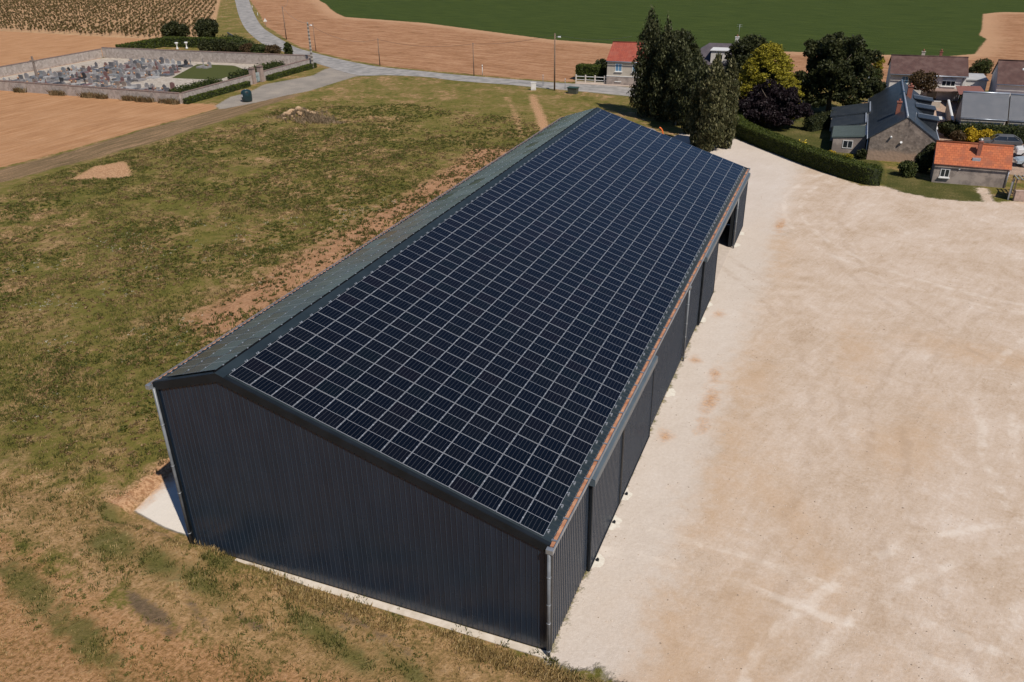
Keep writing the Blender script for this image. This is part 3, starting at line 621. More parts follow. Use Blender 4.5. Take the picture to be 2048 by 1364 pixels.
BRN = leafmat('bronze_leaves', [(.04, .025, .012), (.08, .05, .02), (.13, .085, .035)])
YEL = leafmat('yellow_flowers', [(.30, .22, .01), (.55, .38, .02), (.7, .5, .05)])
DRYL = leafmat('dry_weeds', [(.10, .08, .03), (.2, .14, .07), (.3, .2, .11)])
VINL = leafmat('vine_leaves', [(.07, .055, .02), (.13, .10, .035), (.2, .15, .06)])
def tree(name, label, cat, x, y, clumps, n, size, seed, mat, h, r0, group=None, flat=0, limbs=6, spread=1.2, up=None, bark=BARK, shell=.55):
    t = empty(name, (x, y, 0)); tag(t, label, cat, group)
    me = quads('crown', crown(clumps, n, size, seed, flat, shell, up)); link('crown', me, mat, t)
    trunkmesh(h, r0, seed, limbs, spread).build('trunk', bark, t); return t
def colclumps(h, r, seed, z0=.6, n=26):
    q_ = random.Random(seed); o = []
    for i in range(n):
        f = (i+.5)/n; z = z0+(h-z0)*f; env = r*(min(1, f*4+.55))*(1-.25*max(0, f-.3))*(1-(max(0, f-.66)/.36)**1.8)
        env = max(env, r*.1)
        for k in range(3):
            a = q_.uniform(0, 6.28); e = env*q_.uniform(.25, .6); o.append((math.cos(a)*e, math.sin(a)*e, z+q_.uniform(-.3, .3), env*q_.uniform(.38, .6), env*q_.uniform(.38, .6), (h/n)*q_.uniform(1.4, 3.4)))
    return o
pop = [(1293, 232, 14.3, 2.75, POP, 'tallest poplar, dark green, at the left end of the poplar group behind the barn'),
       (1324, 242, 13.3, 2.1, POP, 'narrow dark poplar just right of the tallest poplar behind the barn'),
       (1352, 250, 12.2, 2.1, POP, 'poplar with pale green tip in the middle of the group behind the barn'),
       (1381, 268, 10.4, 2.0, POP, 'shorter poplar in front of the grey roofed house'),
       (1396, 292, 10.2, 1.8, POP, 'poplar standing closest behind the far roof edge, left of the bushiest one'),
       (1418, 302, 11.2, 2.05, POPL, 'bushy poplar with sunlit olive leaves beside the gravel yard entrance'),
       (1448, 296, 11.0, 1.5, POPL, 'slim sunlit poplar at the right end of the group next to the gravel')]
for i, (px, py, h, r, mt, lb) in enumerate(pop):
    p = G(px, py); tree('poplar_tree', lb, 'poplar', p[0], p[1], colclumps(h, r, 30+i, .5), 15000, .21, 40+i, mt, h*.9, .22, 'poplars behind the far end of the barn', limbs=8, spread=.9, bark=BARKW, up=.55, shell=.6)
def blob(h, r, seed, n=22, z0=1.0, sub=.42, rz=None, flat=1.0):
    q_ = random.Random(seed); o = [(0, 0, (z0+h)/2, r*.72, r*.72, (h-z0)*.40)]; cz = (z0+h)/2; hz = (h-z0)/2
    for i in range(n):
        u = q_.uniform(-1, 1); a = q_.uniform(0, 6.28); s = math.sqrt(1-u*u)
        k = r*sub*q_.uniform(.45, 1.25); g = q_.uniform(.72, 1.12); o.append((math.cos(a)*s*(r-k*.7)*g, math.sin(a)*s*(r-k*.7)*g, cz+u*(hz-k*.6), k, k, k*.8*flat))
    return o
def btree(name, label, cat, px, py, h, r, mat, seed, n=9000, size=.22, z0=1.0, group=None, nb=26, world=None, bark=BARK, sub=.42, flat=1.0, r0=.25):
    p = world if world is not None else G(px, py)
    return tree(name, label, cat, p[0], p[1], blob(h, r, seed, nb, z0, sub, flat=flat), n, size, seed, mat, h*.75, r0, group, limbs=6, spread=r*.55, bark=bark)
def lobed(name, label, cat, px, py, lobes, mat, seed, n, size, h, r0):
    q2 = random.Random(seed); o = []
    for (x, y, z, rr) in lobes:
        o.append((x, y, z, rr*.6, rr*.6, rr*.55))
        for i in range(13):
            u = q2.uniform(-.8, 1); a = q2.uniform(0, 6.28); s = math.sqrt(1-u*u); k = rr*q2.uniform(.2, .42); g = rr*q2.uniform(.6, .95); o.append((x+math.cos(a)*s*g, y+math.sin(a)*s*g, z+u*g*.85, k, k, k*.75))
    p = G(px, py); return tree(name, label, cat, p[0], p[1], o, n, size, seed, mat, h, r0, limbs=8, spread=3)
lobed('broadleaf_tree', 'large dark green broadleaf tree standing left of the white house', 'tree', 1655, 225, [(-4.2, -.5, 4.2, 2.7), (-2.2, .5, 8.0, 2.9), (.8, 0, 9.2, 3.1), (3.2, .4, 7.4, 2.8), (4.4, -.6, 4.0, 2.4), (.2, -2.6, 5.4, 3.2), (-2.4, -2.6, 2.8, 2.2), (2.6, -2.4, 2.8, 2.2), (0, 1.5, 6, 4)], DARK, 61, 42000, .24, 8.5, .4)
btree('broadleaf_tree', 'dark tree rising behind the tallest poplars against the green field', 'tree', 1350, 176, 9.6, 3.6, DARK, 62, 12000, .26, 1.2)
btree('broadleaf_tree', 'dark rounded tree behind the golden conifer', 'tree', 1492, 176, 8.6, 4.0, DARK, 63, 15000, .26, .8, nb=34)
btree('broadleaf_tree', 'low dark tree left of the grey roofed house, beyond the poplars', 'tree', 1388, 162, 4.6, 2.6, DARK, 64, 6000, .26, .5)
lobed('purple_beech', 'dark purple leaved tree below the golden conifer', 'tree', 1538, 254, [(-2.8, 0, 3.0, 2.1), (-.8, .2, 4.3, 2.1), (1.7, 0, 4.1, 2.0), (3.2, -.2, 2.6, 1.9), (0, -1.6, 2.4, 2.4), (-2.0, -1.5, 1.7, 1.5), (1.9, -1.4, 1.7, 1.6), (0, .8, 3, 2.8)], PURP, 65, 26000, .21, 4.4, .3)
btree('bronze_tree', 'small bronze leaved tree in front of the white house', 'tree', 1838, 205, 4.9, 2.2, BRN, 66, 3200, .17, 1.8, nb=16, r0=.09)
btree('topiary_tree', 'clipped ball shaped green tree on a thin stem left of the slate roofed house', 'tree', 1738, 205, 2.9, .9, HEDG, 67, 3500, .12, 1.0, r0=.07)
btree('shrub', 'yellow green shrub between the big dark tree and the white house', 'shrub', 1753, 152, 3.6, 1.0, GOLD, 68, 2500, .16, .3)
btree('shrub', 'green shrub below the yellow green shrub at the edge of the big tree', 'shrub', 1745, 168, 2.8, 1.4, MIDG, 69, 2500, .16, .1)
btree('shrub', 'rounded brown green bush against the stone gable', 'shrub', 1812, 352, 1.7, 1.15, MIDG, 70, 3500, .12, .0, r0=.05)
btree('shrub', 'tall dark shrub between the stone gable and the orange roofed shed', 'shrub', 1846, 345, 3.0, 1.1, DARK, 71, 5000, .14, .0, r0=.06)
btree('shrub', 'dark shrub touching the left corner of the orange roofed shed', 'shrub', 1858, 330, 2.6, 1.0, DARK, 72, 4000, .14, .0, r0=.06)
btree('shrub', 'small dark bush in the nook of the pale extension wall and hedge', 'shrub', 1722, 318, 1.2, .7, DARK, 73, 1500, .12, 0, r0=.04)
btree('shrub', 'dark green bush behind the orange shed roof, left of the yellow bush', 'shrub', 1900, 275, 2.2, 1.5, DARK, 74, 5000, .15, 0, r0=.05)
btree('shrub', 'brownish bush behind the orange shed ridge', 'shrub', 1912, 286, 1.6, 1.0, BRN, 75, 2500, .13, 0, r0=.04)
btree('shrub', 'round bush in the shade at the left of the brown terrace', 'shrub', 1890, 262, 1.5, 1.0, DARK, 76, 2500, .13, 0, r0=.04)
btree('shrub', 'yellow flowering bush nearest the lawn behind the curved hedge', 'shrub', 1656, 312, 1.1, .62, YEL, 77, 1600, .09, 0, r0=.03, world=G(1660, 318))
btree('shrub', 'yellow orange flowering bush right beside the round yellow one', 'shrub', 1688, 318, 1.1, .75, GOLD, 78, 1800, .09, 0, r0=.03, world=G(1692, 326))
btree('shrub', 'left half of the bright yellow bushes behind the parked car', 'shrub', 0, 0, 1.9, .95, YEL, 79, 4200, .12, 0, r0=.05, world=(23.3, 99.5))
btree('shrub', 'middle of the bright yellow bushes behind the parked car', 'shrub', 0, 0, 1.85, .95, YEL, 80, 3500, .12, 0, r0=.05, world=(24.9, 99.6))
btree('shrub', 'small yellow green bush right of the bright yellow bushes', 'shrub', 0, 0, 1.7, .8, GOLD, 81, 2200, .12, 0, r0=.05, world=(26.3, 99.7))
btree('shrub', 'climbing green bush by the white flat roof right of the white house', 'shrub', 1962, 150, 2.8, 1.9, MIDG, 82, 4000, .16, .2)
btree('shrub', 'dark ivy covered tree stump between the white house and the courtyard', 'shrub', 1936, 172, 3.2, .8, DARK, 83, 2500, .14, .1)
btree('shrub', 'dark round bush behind the red roofed house hedge', 'shrub', 1205, 150, 2.9, 1.8, DARK, 84, 4500, .2, .2)
btree('shrub', 'left of the two big round dark bushes behind the cemetery hedge', 'shrub', 354, 78, 4.3, 3.2, DARK, 85, 9000, .28, .1, group='round bushes behind the cemetery hedge', nb=30)
btree('shrub', 'right of the two big round dark bushes behind the cemetery hedge', 'shrub', 419, 79, 5.0, 3.2, DARK, 86, 9000, .28, .1, group='round bushes behind the cemetery hedge', nb=30)
btree('shrub', 'upright green bush at the far corner of the cemetery wall by the road', 'shrub', 578, 114, 3.0, 1.1, MIDG, 87, 4000, .2, 0)
for i, (px, py, h, r, mt, lb) in enumerate([(412, 104, 2.6, 1.8, DARK, 'dark bush, leftmost of the row behind the far cemetery wall'), (440, 104, 3.0, 2.2, DARK, 'dark dense bush behind the far cemetery wall, second from the left'), (470, 108, 2.6, 2.0, DARK, 'dark bush in the middle of the row behind the far cemetery wall'),
                                            (498, 110, 2.4, 1.8, BRN, 'brownish bush in the row behind the far cemetery wall'), (522, 112, 2.8, 2.0, MIDG, 'mid green bush in the row behind the far cemetery wall'), (548, 114, 2.6, 1.8, BRN, 'brown green bush, last of the row before the upright green bush')]):
    btree('shrub', lb, 'shrub', px, py, h, r, mt, 90+i, 3500, .2, 0, 'bushes in a row behind the far cemetery wall')
# golden conifer: layered sprays
p = G(1524, 236); q_ = random.Random(5); cl_ = []
H_, R_ = 10.9, 6.3
for i in range(190):
    f = (i/190)**1.15; z = .7+(H_-1.2)*f; env = R_*(1-f)**.62*(1 if f > .12 else .8+f*1.6); a = i*2.399+q_.uniform(-.3, .3); e = env*q_.uniform(.78, 1.0)
    cl_.append((math.cos(a)*e, math.sin(a)*e, z, .95, .95, .30))
cl_ += [(0, 0, H_-.6, .3, .3, .7)]
ct = empty('golden_conifer', (p[0], p[1], 0)); tag(ct, 'broad golden yellow conifer with layered drooping sprays between poplars and big dark tree', 'conifer')
link('crown', quads('crown', crown(cl_, 36000, .16, 5, .5, .2)), GOLD, ct)
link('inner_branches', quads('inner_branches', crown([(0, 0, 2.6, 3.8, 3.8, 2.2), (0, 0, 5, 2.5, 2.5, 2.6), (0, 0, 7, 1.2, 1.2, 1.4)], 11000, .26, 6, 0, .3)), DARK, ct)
trunkmesh(8, .3, 5, 6, 1.5).build('trunk', BARK, ct)
# hedges
def hedge(name, label, path, w, h, mat, seed, dens=150, size=.085, group=None, rag=.06):
    r = np.random.default_rng(seed); path = np.array(path, float); core = MB(); Q = []
    o = path[0].copy(); pts = path-o
    t = empty(name, (o[0], o[1], 0)); tag(t, label, 'hedge', group)
    N = []
    for i in range(len(pts)):
        d = pts[min(i+1, len(pts)-1)]-pts[max(i-1, 0)]; d /= np.linalg.norm(d)+1e-9; N.append(np.array([-d[1], d[0]]))
    iw = w/2-.08
    for i in range(len(pts)-1):
        a, b = pts[i], pts[i+1]; na, nb_ = N[i]*iw, N[i+1]*iw; hh = h-.1
        core.hexa([(*(a-na), 0), (*(b-nb_), 0), (*(b+nb_), 0), (*(a+na), 0), (*(a-na), hh), (*(b-nb_), hh), (*(b+nb_), hh), (*(a+na), hh)])
        L = np.linalg.norm(b-a)
        for side in (-1, 1):
            n = int(L*h*dens); u = r.random(n)[:, None]; z = r.random(n)*h; c_ = a*(1-u)+b*u+side*(N[i]*(1-u)+N[i+1]*u)*(w/2)+r.normal(scale=rag*.6, size=(n, 2)); Q.append(np.column_stack([c_, z]))
        n = int(L*w*dens*1.3); u = r.random(n)[:, None]; v = r.uniform(-1, 1, n)[:, None]*w/2; c_ = a*(1-u)+b*u+(N[i]*(1-u)+N[i+1]*u)*v; Q.append(np.column_stack([c_, h+r.normal(scale=rag, size=n)]))
    for e, i in ((pts[0], 0), (pts[-1], -1)):
        n = int(w*h*dens); v = r.uniform(-1, 1, n)[:, None]*w/2; Q.append(np.column_stack([e+N[i]*v+r.normal(scale=rag, size=(n, 2)), r.random(n)*h]))
    P = np.concatenate(Q); link('foliage', quads('foliage', leafquads(P, size, r)), mat, t); core.build('inner_twigs', M2('twig_core', (.02, .03, .008), (.03, .04, .012), 4, .9), t)
    return t
def cr(pts, sub=6):
    p = np.array(pts, float); o = []
    for i in range(len(p)-1):
        p0 = p[max(i-1, 0)]; p1 = p[i]; p2 = p[i+1]; p3 = p[min(i+2, len(p)-1)]
        for k in range(sub): u = k/sub; o.append(.5*((2*p1)+(-p0+p2)*u+(2*p0-5*p1+4*p2-p3)*u*u+(-p0+3*p1-3*p2+p3)*u**3))
    o.append(p[-1]); return o
hb = [G(1452, 246), G(1468, 272), G(1560, 312), G(1650, 346), G(1722, 368), G(1752, 372)]
hoff = []
for i, a in enumerate(hb):
    d = hb[min(i+1, 5)]-hb[max(i-1, 0)]; d /= np.linalg.norm(d); hoff.append(a+np.array([-d[1], d[0]])*.95)
hedge('clipped_hedge', 'long curved clipped green hedge along the edge of the gravel yard', cr(hoff, 8), 1.8, 1.9, HEDG, 11, 170, .085)
hedge('clipped_hedge', 'low hedge strip outside the cemetery wall, left of the gate', [(-96.2, 88.3), (-96.3, 105.2)], 1.0, .9, HEDG, 12, 60, .14)
hedge('clipped_hedge', 'low hedge strip outside the cemetery wall, right of the gate', [(-96.4, 111.4), (-96.7, 127.5)], 1.0, .9, HEDG, 13, 60, .14)
hedge('clipped_hedge', 'bushy hedge inside the cemetery near its front right corner', [(-99.6, 89.6), (-99.9, 101)], 2.6, 1.6, MIDG, 14, 50, .2, rag=.25)
hedge('clipped_hedge', 'bushy hedge inside the cemetery behind the gate pillars', [(-100.2, 106), (-100.6, 121)], 2.4, 1.7, MIDG, 15, 50, .2, rag=.25)
hedge('clipped_hedge', 'long dark hedge enclosing the plot behind the cemetery, left side', [(-153, 131), G(325, 93)], 1.8, 2.0, HEDG, 16, 28, .22)
hedge('clipped_hedge', 'straight hedge at the back of the plot behind the cemetery', [G(330, 93), G(470, 96)], 1.8, 2.2, HEDG, 17, 28, .22)
hedge('clipped_hedge', 'bright green sloping hedge between the back plot and the road', [G(458, 88), G(500, 106)], 4.2, 1.6, MIDG, 18, 24, .24, rag=.3)
hedge('clipped_hedge', 'clipped rounded hedge left of the red roofed house', [G(1156, 158), G(1200, 161)], 2.4, 2.6, HEDG, 19, 90, .14)
hedge('clipped_hedge', 'low dark hedge in front of the grey slate outbuilding', [(22.0, 100.25), (34, 100.9)], .8, 2.1, MIDG, 20, 110, .12, rag=.15)
hedge('clipped_hedge', 'dark hedge of conifers between the garden and the pale courtyard left of the slate house', [G(1615, 262), G(1672, 250)], 1.6, 1.8, DARK, 21, 90, .14, rag=.15)
hedge('ivy_wall', 'dark ivy screen along the left side of the slate outbuilding', [G(1921, 250), G(1930, 178)], 1.0, 1.9, DARK, 22, 90, .14, rag=.15)
# ------------------------------------------------------------------ grass and weeds as real blades
def blades(P, h, w, r, n):
    """tuft: n blades at each point"""
    k = len(P); P = np.repeat(P, n, 0); hh = np.repeat(h, n)*r.uniform(.6, 1.15, k*n); a = r.uniform(0, 6.28, k*n); l = r.uniform(.1, .75, k*n)*hh
    base = P+np.column_stack([r.normal(scale=.05, size=(k*n, 2))*(1+4*np.repeat(h, n)[:, None]), np.zeros(k*n)]); d = np.column_stack([np.cos(a), np.sin(a), np.zeros(k*n)]); s = np.column_stack([-np.sin(a), np.cos(a), np.zeros(k*n)])*w
    midp = base+d*(l*.35)[:, None]; midp[:, 2] += hh*.6; top = base+d*l[:, None]; top[:, 2] += hh
    return np.stack([base-s, base+s, midp+s*.7, top], 1)
def scatter(name, poly, n, hrange, w, nb, mat, seed, dens=None, label=None):
    r = np.random.default_rng(seed); poly = np.array(poly); lo, hi = poly.min(0), poly.max(0); P = r.uniform(lo, hi, (n, 2)); sdv = sdist(P, poly)
    keep = sdv > 0
    nn = vnoise(P[:, 0], P[:, 1], .8, seed)*.6+vnoise(P[:, 0], P[:, 1], .25, seed+1)*.4
    keep &= nn > r.uniform(.25, .75, n)
    if dens is not None: keep &= dens(P)
    P = P[keep]; nn = nn[keep]; z = hterr(P[:, 0], P[:, 1]); h = r.uniform(*hrange, len(P))*(.5+nn)
    o = link(name, quads(name, blades(np.column_stack([P, z-.01]), h, w, r, nb)), mat); return tag(o, label, 'grass', kind='stuff')
GD = leafmat('dry_grass', [(.20, .14, .045), (.38, .26, .10), (.60, .44, .22)], .8, .5)
GG = leafmat('green_grass', [(.045, .055, .012), (.105, .105, .025), (.17, .15, .04)], .8, .3)
GB = leafmat('brown_weeds', [(.11, .08, .03), (.23, .16, .065), (.38, .27, .14)], .8, .3)
off = lambda P: ~((P[:, 0] > -24.4) & (P[:, 0] < .7) & (P[:, 1] > -.12)) & (sdist(P, YARD) < .1) & (sdist(P, PAD) < 0)
FR = [(-48, 14), (-24, 8), (-24.2, .4), (-18.4, -.1), (0, -.2), (5, -1.5), (9, -9), (-10, -9), (-26, -6.5), (-55, -6)]
def lushv(P):
    v = np.full(len(P), -9.)
    for (px, py, a, b) in ((228, 1042, 1.1, .35), (232, 1105, 1.6, .8), (320, 1142, 1.3, .6), (440, 1138, .9, .5), (410, 1182, 1.5, .45), (640, 1268, 1.8, .5), (700, 1310, 1.2, .4), (1120, 1330, 1.0, .3)):
        g = G(px, py); dx = P[:, 0]-g[0]; dy = P[:, 1]-g[1]; u = dx*math.cos(DA)+dy*math.sin(DA); w = -dx*math.sin(DA)+dy*math.cos(DA); v = np.maximum(v, 1-np.hypot(u/a, w/b))
    return v
scatter('dry_grass', FR, 30000, (.07, .22), .011, 5, GD, 201, lambda P: off(P) & ((sdist(P, BOTSOIL) < 0) | (np.random.default_rng(2).random(len(P)) < .25)) & (vnoise(P[:, 0], P[:, 1], .33, 21) > .42), 'straw coloured dry grass along the front of the barn')
scatter('dry_grass', [(-19.5, -1.1), (-19.5, .35), (-16, -.12), (-12, -.55), (0, -.7), (3, -.8), (4.5, -2.5), (0, -1.5), (-10, -1.5)], 9000, (.08, .26), .011, 7, GD, 202, off, 'long dry grass at the foot of the gable wall')
scatter('green_weeds', FR, 60000, (.08, .24), .016, 8, GG, 203, lambda P: off(P) & ((lushv(P) > -.1) | (np.random.default_rng(3).random(len(P)) < .25)), 'low green weeds among the dry grass in front of the barn')
scatter('green_weeds', [(-60, 5), (-24.5, 5), (-18, 58), (-18, 108), (-60, 122), (-78, 110), (-82, 46), (-75, 10)], 170000, (.07, .19), .028, 5, GG, 204, lambda P: off(P) & (sst(P[:, 1], 50, 108) < np.random.default_rng(8).random(len(P))) & (sdist(P, TRENCH) < 0) & (sdist(P, TRACK) < 0) & (sdist(P, LANE) < 0) & (sdist(P, EARTH) < -1.0*vnoise(P[:, 0], P[:, 1], .4, 3)) & (sdist(P, SAND) < 0), 'rough green meadow grass beside the barn')
scatter('brown_weeds', [(-60, 2), (-24.5, 2), (-18, 58), (-18, 108), (-60, 122), (-78, 110), (-82, 46), (-70, 6)], 80000, (.07, .2), .024, 5, GB, 205, lambda P: off(P) & (sst(P[:, 1], 50, 108) < np.random.default_rng(18).random(len(P))) & (sdist(P, TRENCH) < 0) & (sdist(P, TRACK) < 0) & (sdist(P, LANE) < 0) & (sdist(P, SAND) < 0) & (sdist(P, EARTH) < .5) & (vnoise(P[:, 0], P[:, 1], .3, 4) > .45), 'brown dried weeds through the meadow beside the barn')
scatter('green_weeds', EARTH, 5000, (.12, .30), .035, 7, GG, 206, None, 'scattered green weeds on the bare orange earth strip')
scatter('dry_grass', BOTSOIL[(BOTSOIL[:, 1] > -60)] if False else [(-36, -3), (-20, -5), (-8, -8), (-10, -14), (-40, -14), (-60, 0)], 16000, (.05, .14), .012, 4, GD, 207, off, 'sparse stubble straws on the bare soil in the lower left corner')
def clumps(name, poly, n, rad, nl, ls, mat, seed, dens, label):
    r = np.random.default_rng(seed); poly = np.array(poly); P = r.uniform(poly.min(0), poly.max(0), (n, 2)); k = (sdist(P, poly) > 0) & off(P) & dens(P); P = P[k]; z = hterr(P[:, 0], P[:, 1]); R0 = r.uniform(*rad, len(P))
    d = r.normal(size=(len(P)*nl, 3)); d[:, 2] = np.abs(d[:, 2])*.7; d /= np.linalg.norm(d, axis=1)[:, None]; RR = np.repeat(R0, nl)[:, None]*r.uniform(.5, 1.1, (len(P)*nl, 1))
    tag(link(name, quads(name, leafquads(np.repeat(np.column_stack([P, z]), nl, 0)+d*RR*[1, 1, .75], ls, r)), mat), label, 'weeds', kind='stuff')
MEA = [(-62, 3), (-24.6, 3), (-18, 58), (-20, 90), (-60, 100), (-78, 90), (-80, 46), (-70, 5)]
dn = lambda th, sc, sd: (lambda P: ((sdist(P, EARTH) < .6) | (th < .4)) & (vnoise(P[:, 0], P[:, 1], sc, sd)*.6+vnoise(P[:, 0], P[:, 1], sc*3.1, sd+3)*.4 > th) & (sdist(P, SAND) < 0) & (sdist(P, TRENCH) < 0))
clumps('weed_clumps', MEA, 20000, (.10, .30), 15, .10, leafmat('clump_green', [(.045, .055, .010), (.09, .10, .018), (.16, .15, .035)]), 401, dn(.52, .16, 2), 'low green weed clumps dotted over the meadow')
clumps('weed_clumps', MEA, 12000, (.10, .26), 14, .09, leafmat('clump_brown', [(.10, .065, .025), (.20, .13, .055), (.34, .23, .12)]), 402, dn(.5, .2, 7), 'brown dried weed clumps dotted over the meadow')
clumps('weed_clumps', EARTH, 1800, (.08, .26), 11, .10, leafmat('clump_dark', [(.035, .035, .010), (.08, .075, .02), (.15, .12, .04)]), 403, dn(.35, .3, 5), 'small dark weed clumps on the bare orange earth strip')
clumps('pale_flower_heads', [(-58, 3), (-24.6, 3), (-22, 50), (-45, 60), (-60, 30)], 5000, (.07, .18), 8, .05, leafmat('pale_heads', [(.30, .28, .20), (.48, .45, .35), (.62, .58, .47)]), 404, dn(.66, .35, 12), 'pale dried flower heads scattered near the left side of the barn')
clumps('weed_clumps', FR, 3200, (.06, .2), 16, .055, leafmat('clump_mid', [(.06, .065, .014), (.12, .115, .03), (.2, .165, .05)]), 405, dn(.58, .22, 15), 'dark green weed clumps in the dry grass in front of the barn')
# ------------------------------------------------------------------ spoil heap with weeds
hp = empty('spoil_heap', (-70.8, 84.6, 0)); tag(hp, 'mound of pale soil and stones with grey weeds on the meadow', 'heap')
rk = M2('pale_clods', (.50, .35, .21), (.40, .26, .15), 2, .95, 6, .6)
r = random.Random(9)
def rock(sz, seed):
    b = bmesh.new(); bmesh.ops.create_icosphere(b, subdivisions=2, radius=sz); rr = random.Random(seed)
    k = [Vector((rr.uniform(-1, 1), rr.uniform(-1, 1), rr.uniform(-1, 1))).normalized() for _ in range(7)]
    for v in b.verts:
        d = v.co.normalized(); f = 1-.22*max(0, max(d.dot(q) for q in k)-.55)/.45; v.co *= f*(1+.08*rr.uniform(-1, 1)); v.co.z *= .7
    m = bpy.data.meshes.new('clod'); b.to_mesh(m); b.free(); return m
mds = MB()
for i in range(60):
    a = r.uniform(0, 6.28); e = abs(r.gauss(0, 1)); x = math.cos(a)*e*1.7-.6; y = math.sin(a)*e*1.1-.2; s = r.uniform(.18, .6)
    z = float(hterr([-70.8+x], [84.6+y])[0]); o = link('clod', rock(s, i), rk, hp, (x, y, z+s*.15))
rr_ = np.random.default_rng(3); P = rr_.normal(size=(1500, 2))*[2.4, .9]+[2.0, -.7]; P = P[:800]; z = hterr(P[:, 0]-70.8, P[:, 1]+84.6)
w_ = link('weeds', quads('weeds', blades(np.column_stack([P, z]), np.full(800, .42), .035, rr_, 6)), leafmat('grey_weeds', [(.14, .11, .065), (.26, .19, .115), (.42, .31, .19)]), hp); w_['kind'] = 'stuff'
# ------------------------------------------------------------------ cemetery
STW = NT('cemetery_wall'); vz = STW.n.new('ShaderNodeTexVoronoi'); vz.inputs['Scale'].default_value = 2.6; STW.l.new(STW.co.outputs['Object'], vz.inputs['Vector'])
sc_ = STW.mix(STW.step(STW.noise(.7, 4), .35, .65), (.36, .31, .27), (.28, .235, .205)); sc_ = STW.mix(.5, sc_, STW.mix(STW.math('MULTIPLY', vz.outputs['Color'], 1.0), (.20, .165, .14), (.58, .50, .44))); STW.bump(vz.outputs['Distance'], .5, .04)
STWALL = STW.out(sc_, .95); COPING = M2('coping_tiles', (.20, .13, .10), (.14, .10, .085), 2, .8)
def wall(label, a, b, h, th=.45, mat=STWALL, cop=COPING, name='boundary_wall', parent=None, capw=.06, group=None, caph=.12):
    a = np.array(a, float); b = np.array(b, float); L = np.linalg.norm(b-a); an = math.atan2(b[1]-a[1], b[0]-a[0])
    t = empty(name, (a[0], a[1], 0), an); tag(t, label, 'wall', group)
    m = MB(); m.box(0, L, -th/2, th/2, -.1, h); m.build('masonry', mat, t)
    c_ = MB(); w = th/2+capw
    c_.hexa([(-.03, -w, h), (L+.03, -w, h), (L+.03, w, h), (-.03, w, h), (-.03, -.04, h+caph), (L+.03, -.04, h+caph), (L+.03, .04, h+caph), (-.03, .04, h+caph)]); c_.build('coping', cop, t); return t
wall('front rubble wall of the cemetery facing the stubble field', (-153, 88.4), (-97.25, 88.4), 1.75)
wall('right cemetery wall from the front corner to the gate', (-97, 88.6), (-97.2, 107.3), 1.75)
wall('right cemetery wall from the gate to the road corner', (-97.3, 110.7), (-97.5, 128), 1.75)
wall('back rubble wall of the cemetery in front of the dark bushes', (-97.75, 128.3), (-152.7, 126), 2.2)
wall('left rubble wall of the cemetery beside the orange field', (-153, 125.7), (-153, 88.7), 1.9)
BR = M2('pillar_stone', (.36, .26, .21), (.28, .21, .18), 2.2, .9, 8, .4)
for (x, y, lb) in ((-97.2, 107.85, 'left square stone pillar of the cemetery gate'), (-97.2, 110.25, 'right square stone pillar of the cemetery gate')):
    t = empty('gate_pillar', (x, y, 0)); tag(t, lb, 'pillar', 'cemetery gate pillars'); m = MB(); m.box(-.42, .42, -.42, .42, 0, 2.7); m.build('shaft', BR, t); m = MB(); m.box(-.5, .5, -.5, .5, 2.7, 2.85); m.hexa([(-.46, -.46, 2.85), (.46, -.46, 2.85), (.46, .46, 2.85), (-.46, .46, 2.85), (-.1, -.1, 3.05), (.1, -.1, 3.05), (.1, .1, 3.05), (-.1, .1, 3.05)]); m.build('cap', COPING, t)
WP = M2('white_paint', (.72, .70, .66), (.62, .60, .56), 2, .5)
gt = empty('cemetery_gate', (-97.2, 109.05, 0), math.pi/2); tag(gt, 'pale grey iron gate between the two cemetery pillars', 'gate')
for s in (-1, 1):
    m = MB()
    for k in range(7): m.tube([(s*(.05+.12*k), 0, .1), (s*(.05+.12*k), 0, 1.75+.15*math.cos(k*.25))], .022, 6)
    for z in (.2, .9, 1.7): m.box(min(s*.03, s*.76), max(s*.03, s*.76), -.02, .02, z, z+.06)
    m.box(min(s*.05, s*.74), max(s*.05, s*.74), -.008, .008, .26, .88)
    m.build('gate_leaf', M2('pale_gate', (.36, .42, .42), (.3, .36, .36), 3, .5), gt)
gcols = {'light grey': ((.42, .41, .40), (.34, .33, .32)), 'dark grey': ((.10, .10, .105), (.15, .145, .15)), 'bluish grey': ((.17, .18, .19), (.23, .24, .245)), 'reddish granite': ((.24, .13, .115), (.18, .10, .09)), 'mid grey': ((.22, .205, .20), (.28, .26, .25)), 'brownish': ((.21, .16, .13), (.26, .2, .16)), 'black': ((.03, .03, .033), (.05, .05, .052))}
gm = {k: M2('grave_'+k.replace(' ', '_'), a, b, 1.5, .35 if k in ('black', 'dark grey', 'reddish granite') else .7) for k, (a, b) in gcols.items()}
flw = M2('grave_flowers', (.35, .10, .10), (.40, .32, .14), 9, .8)
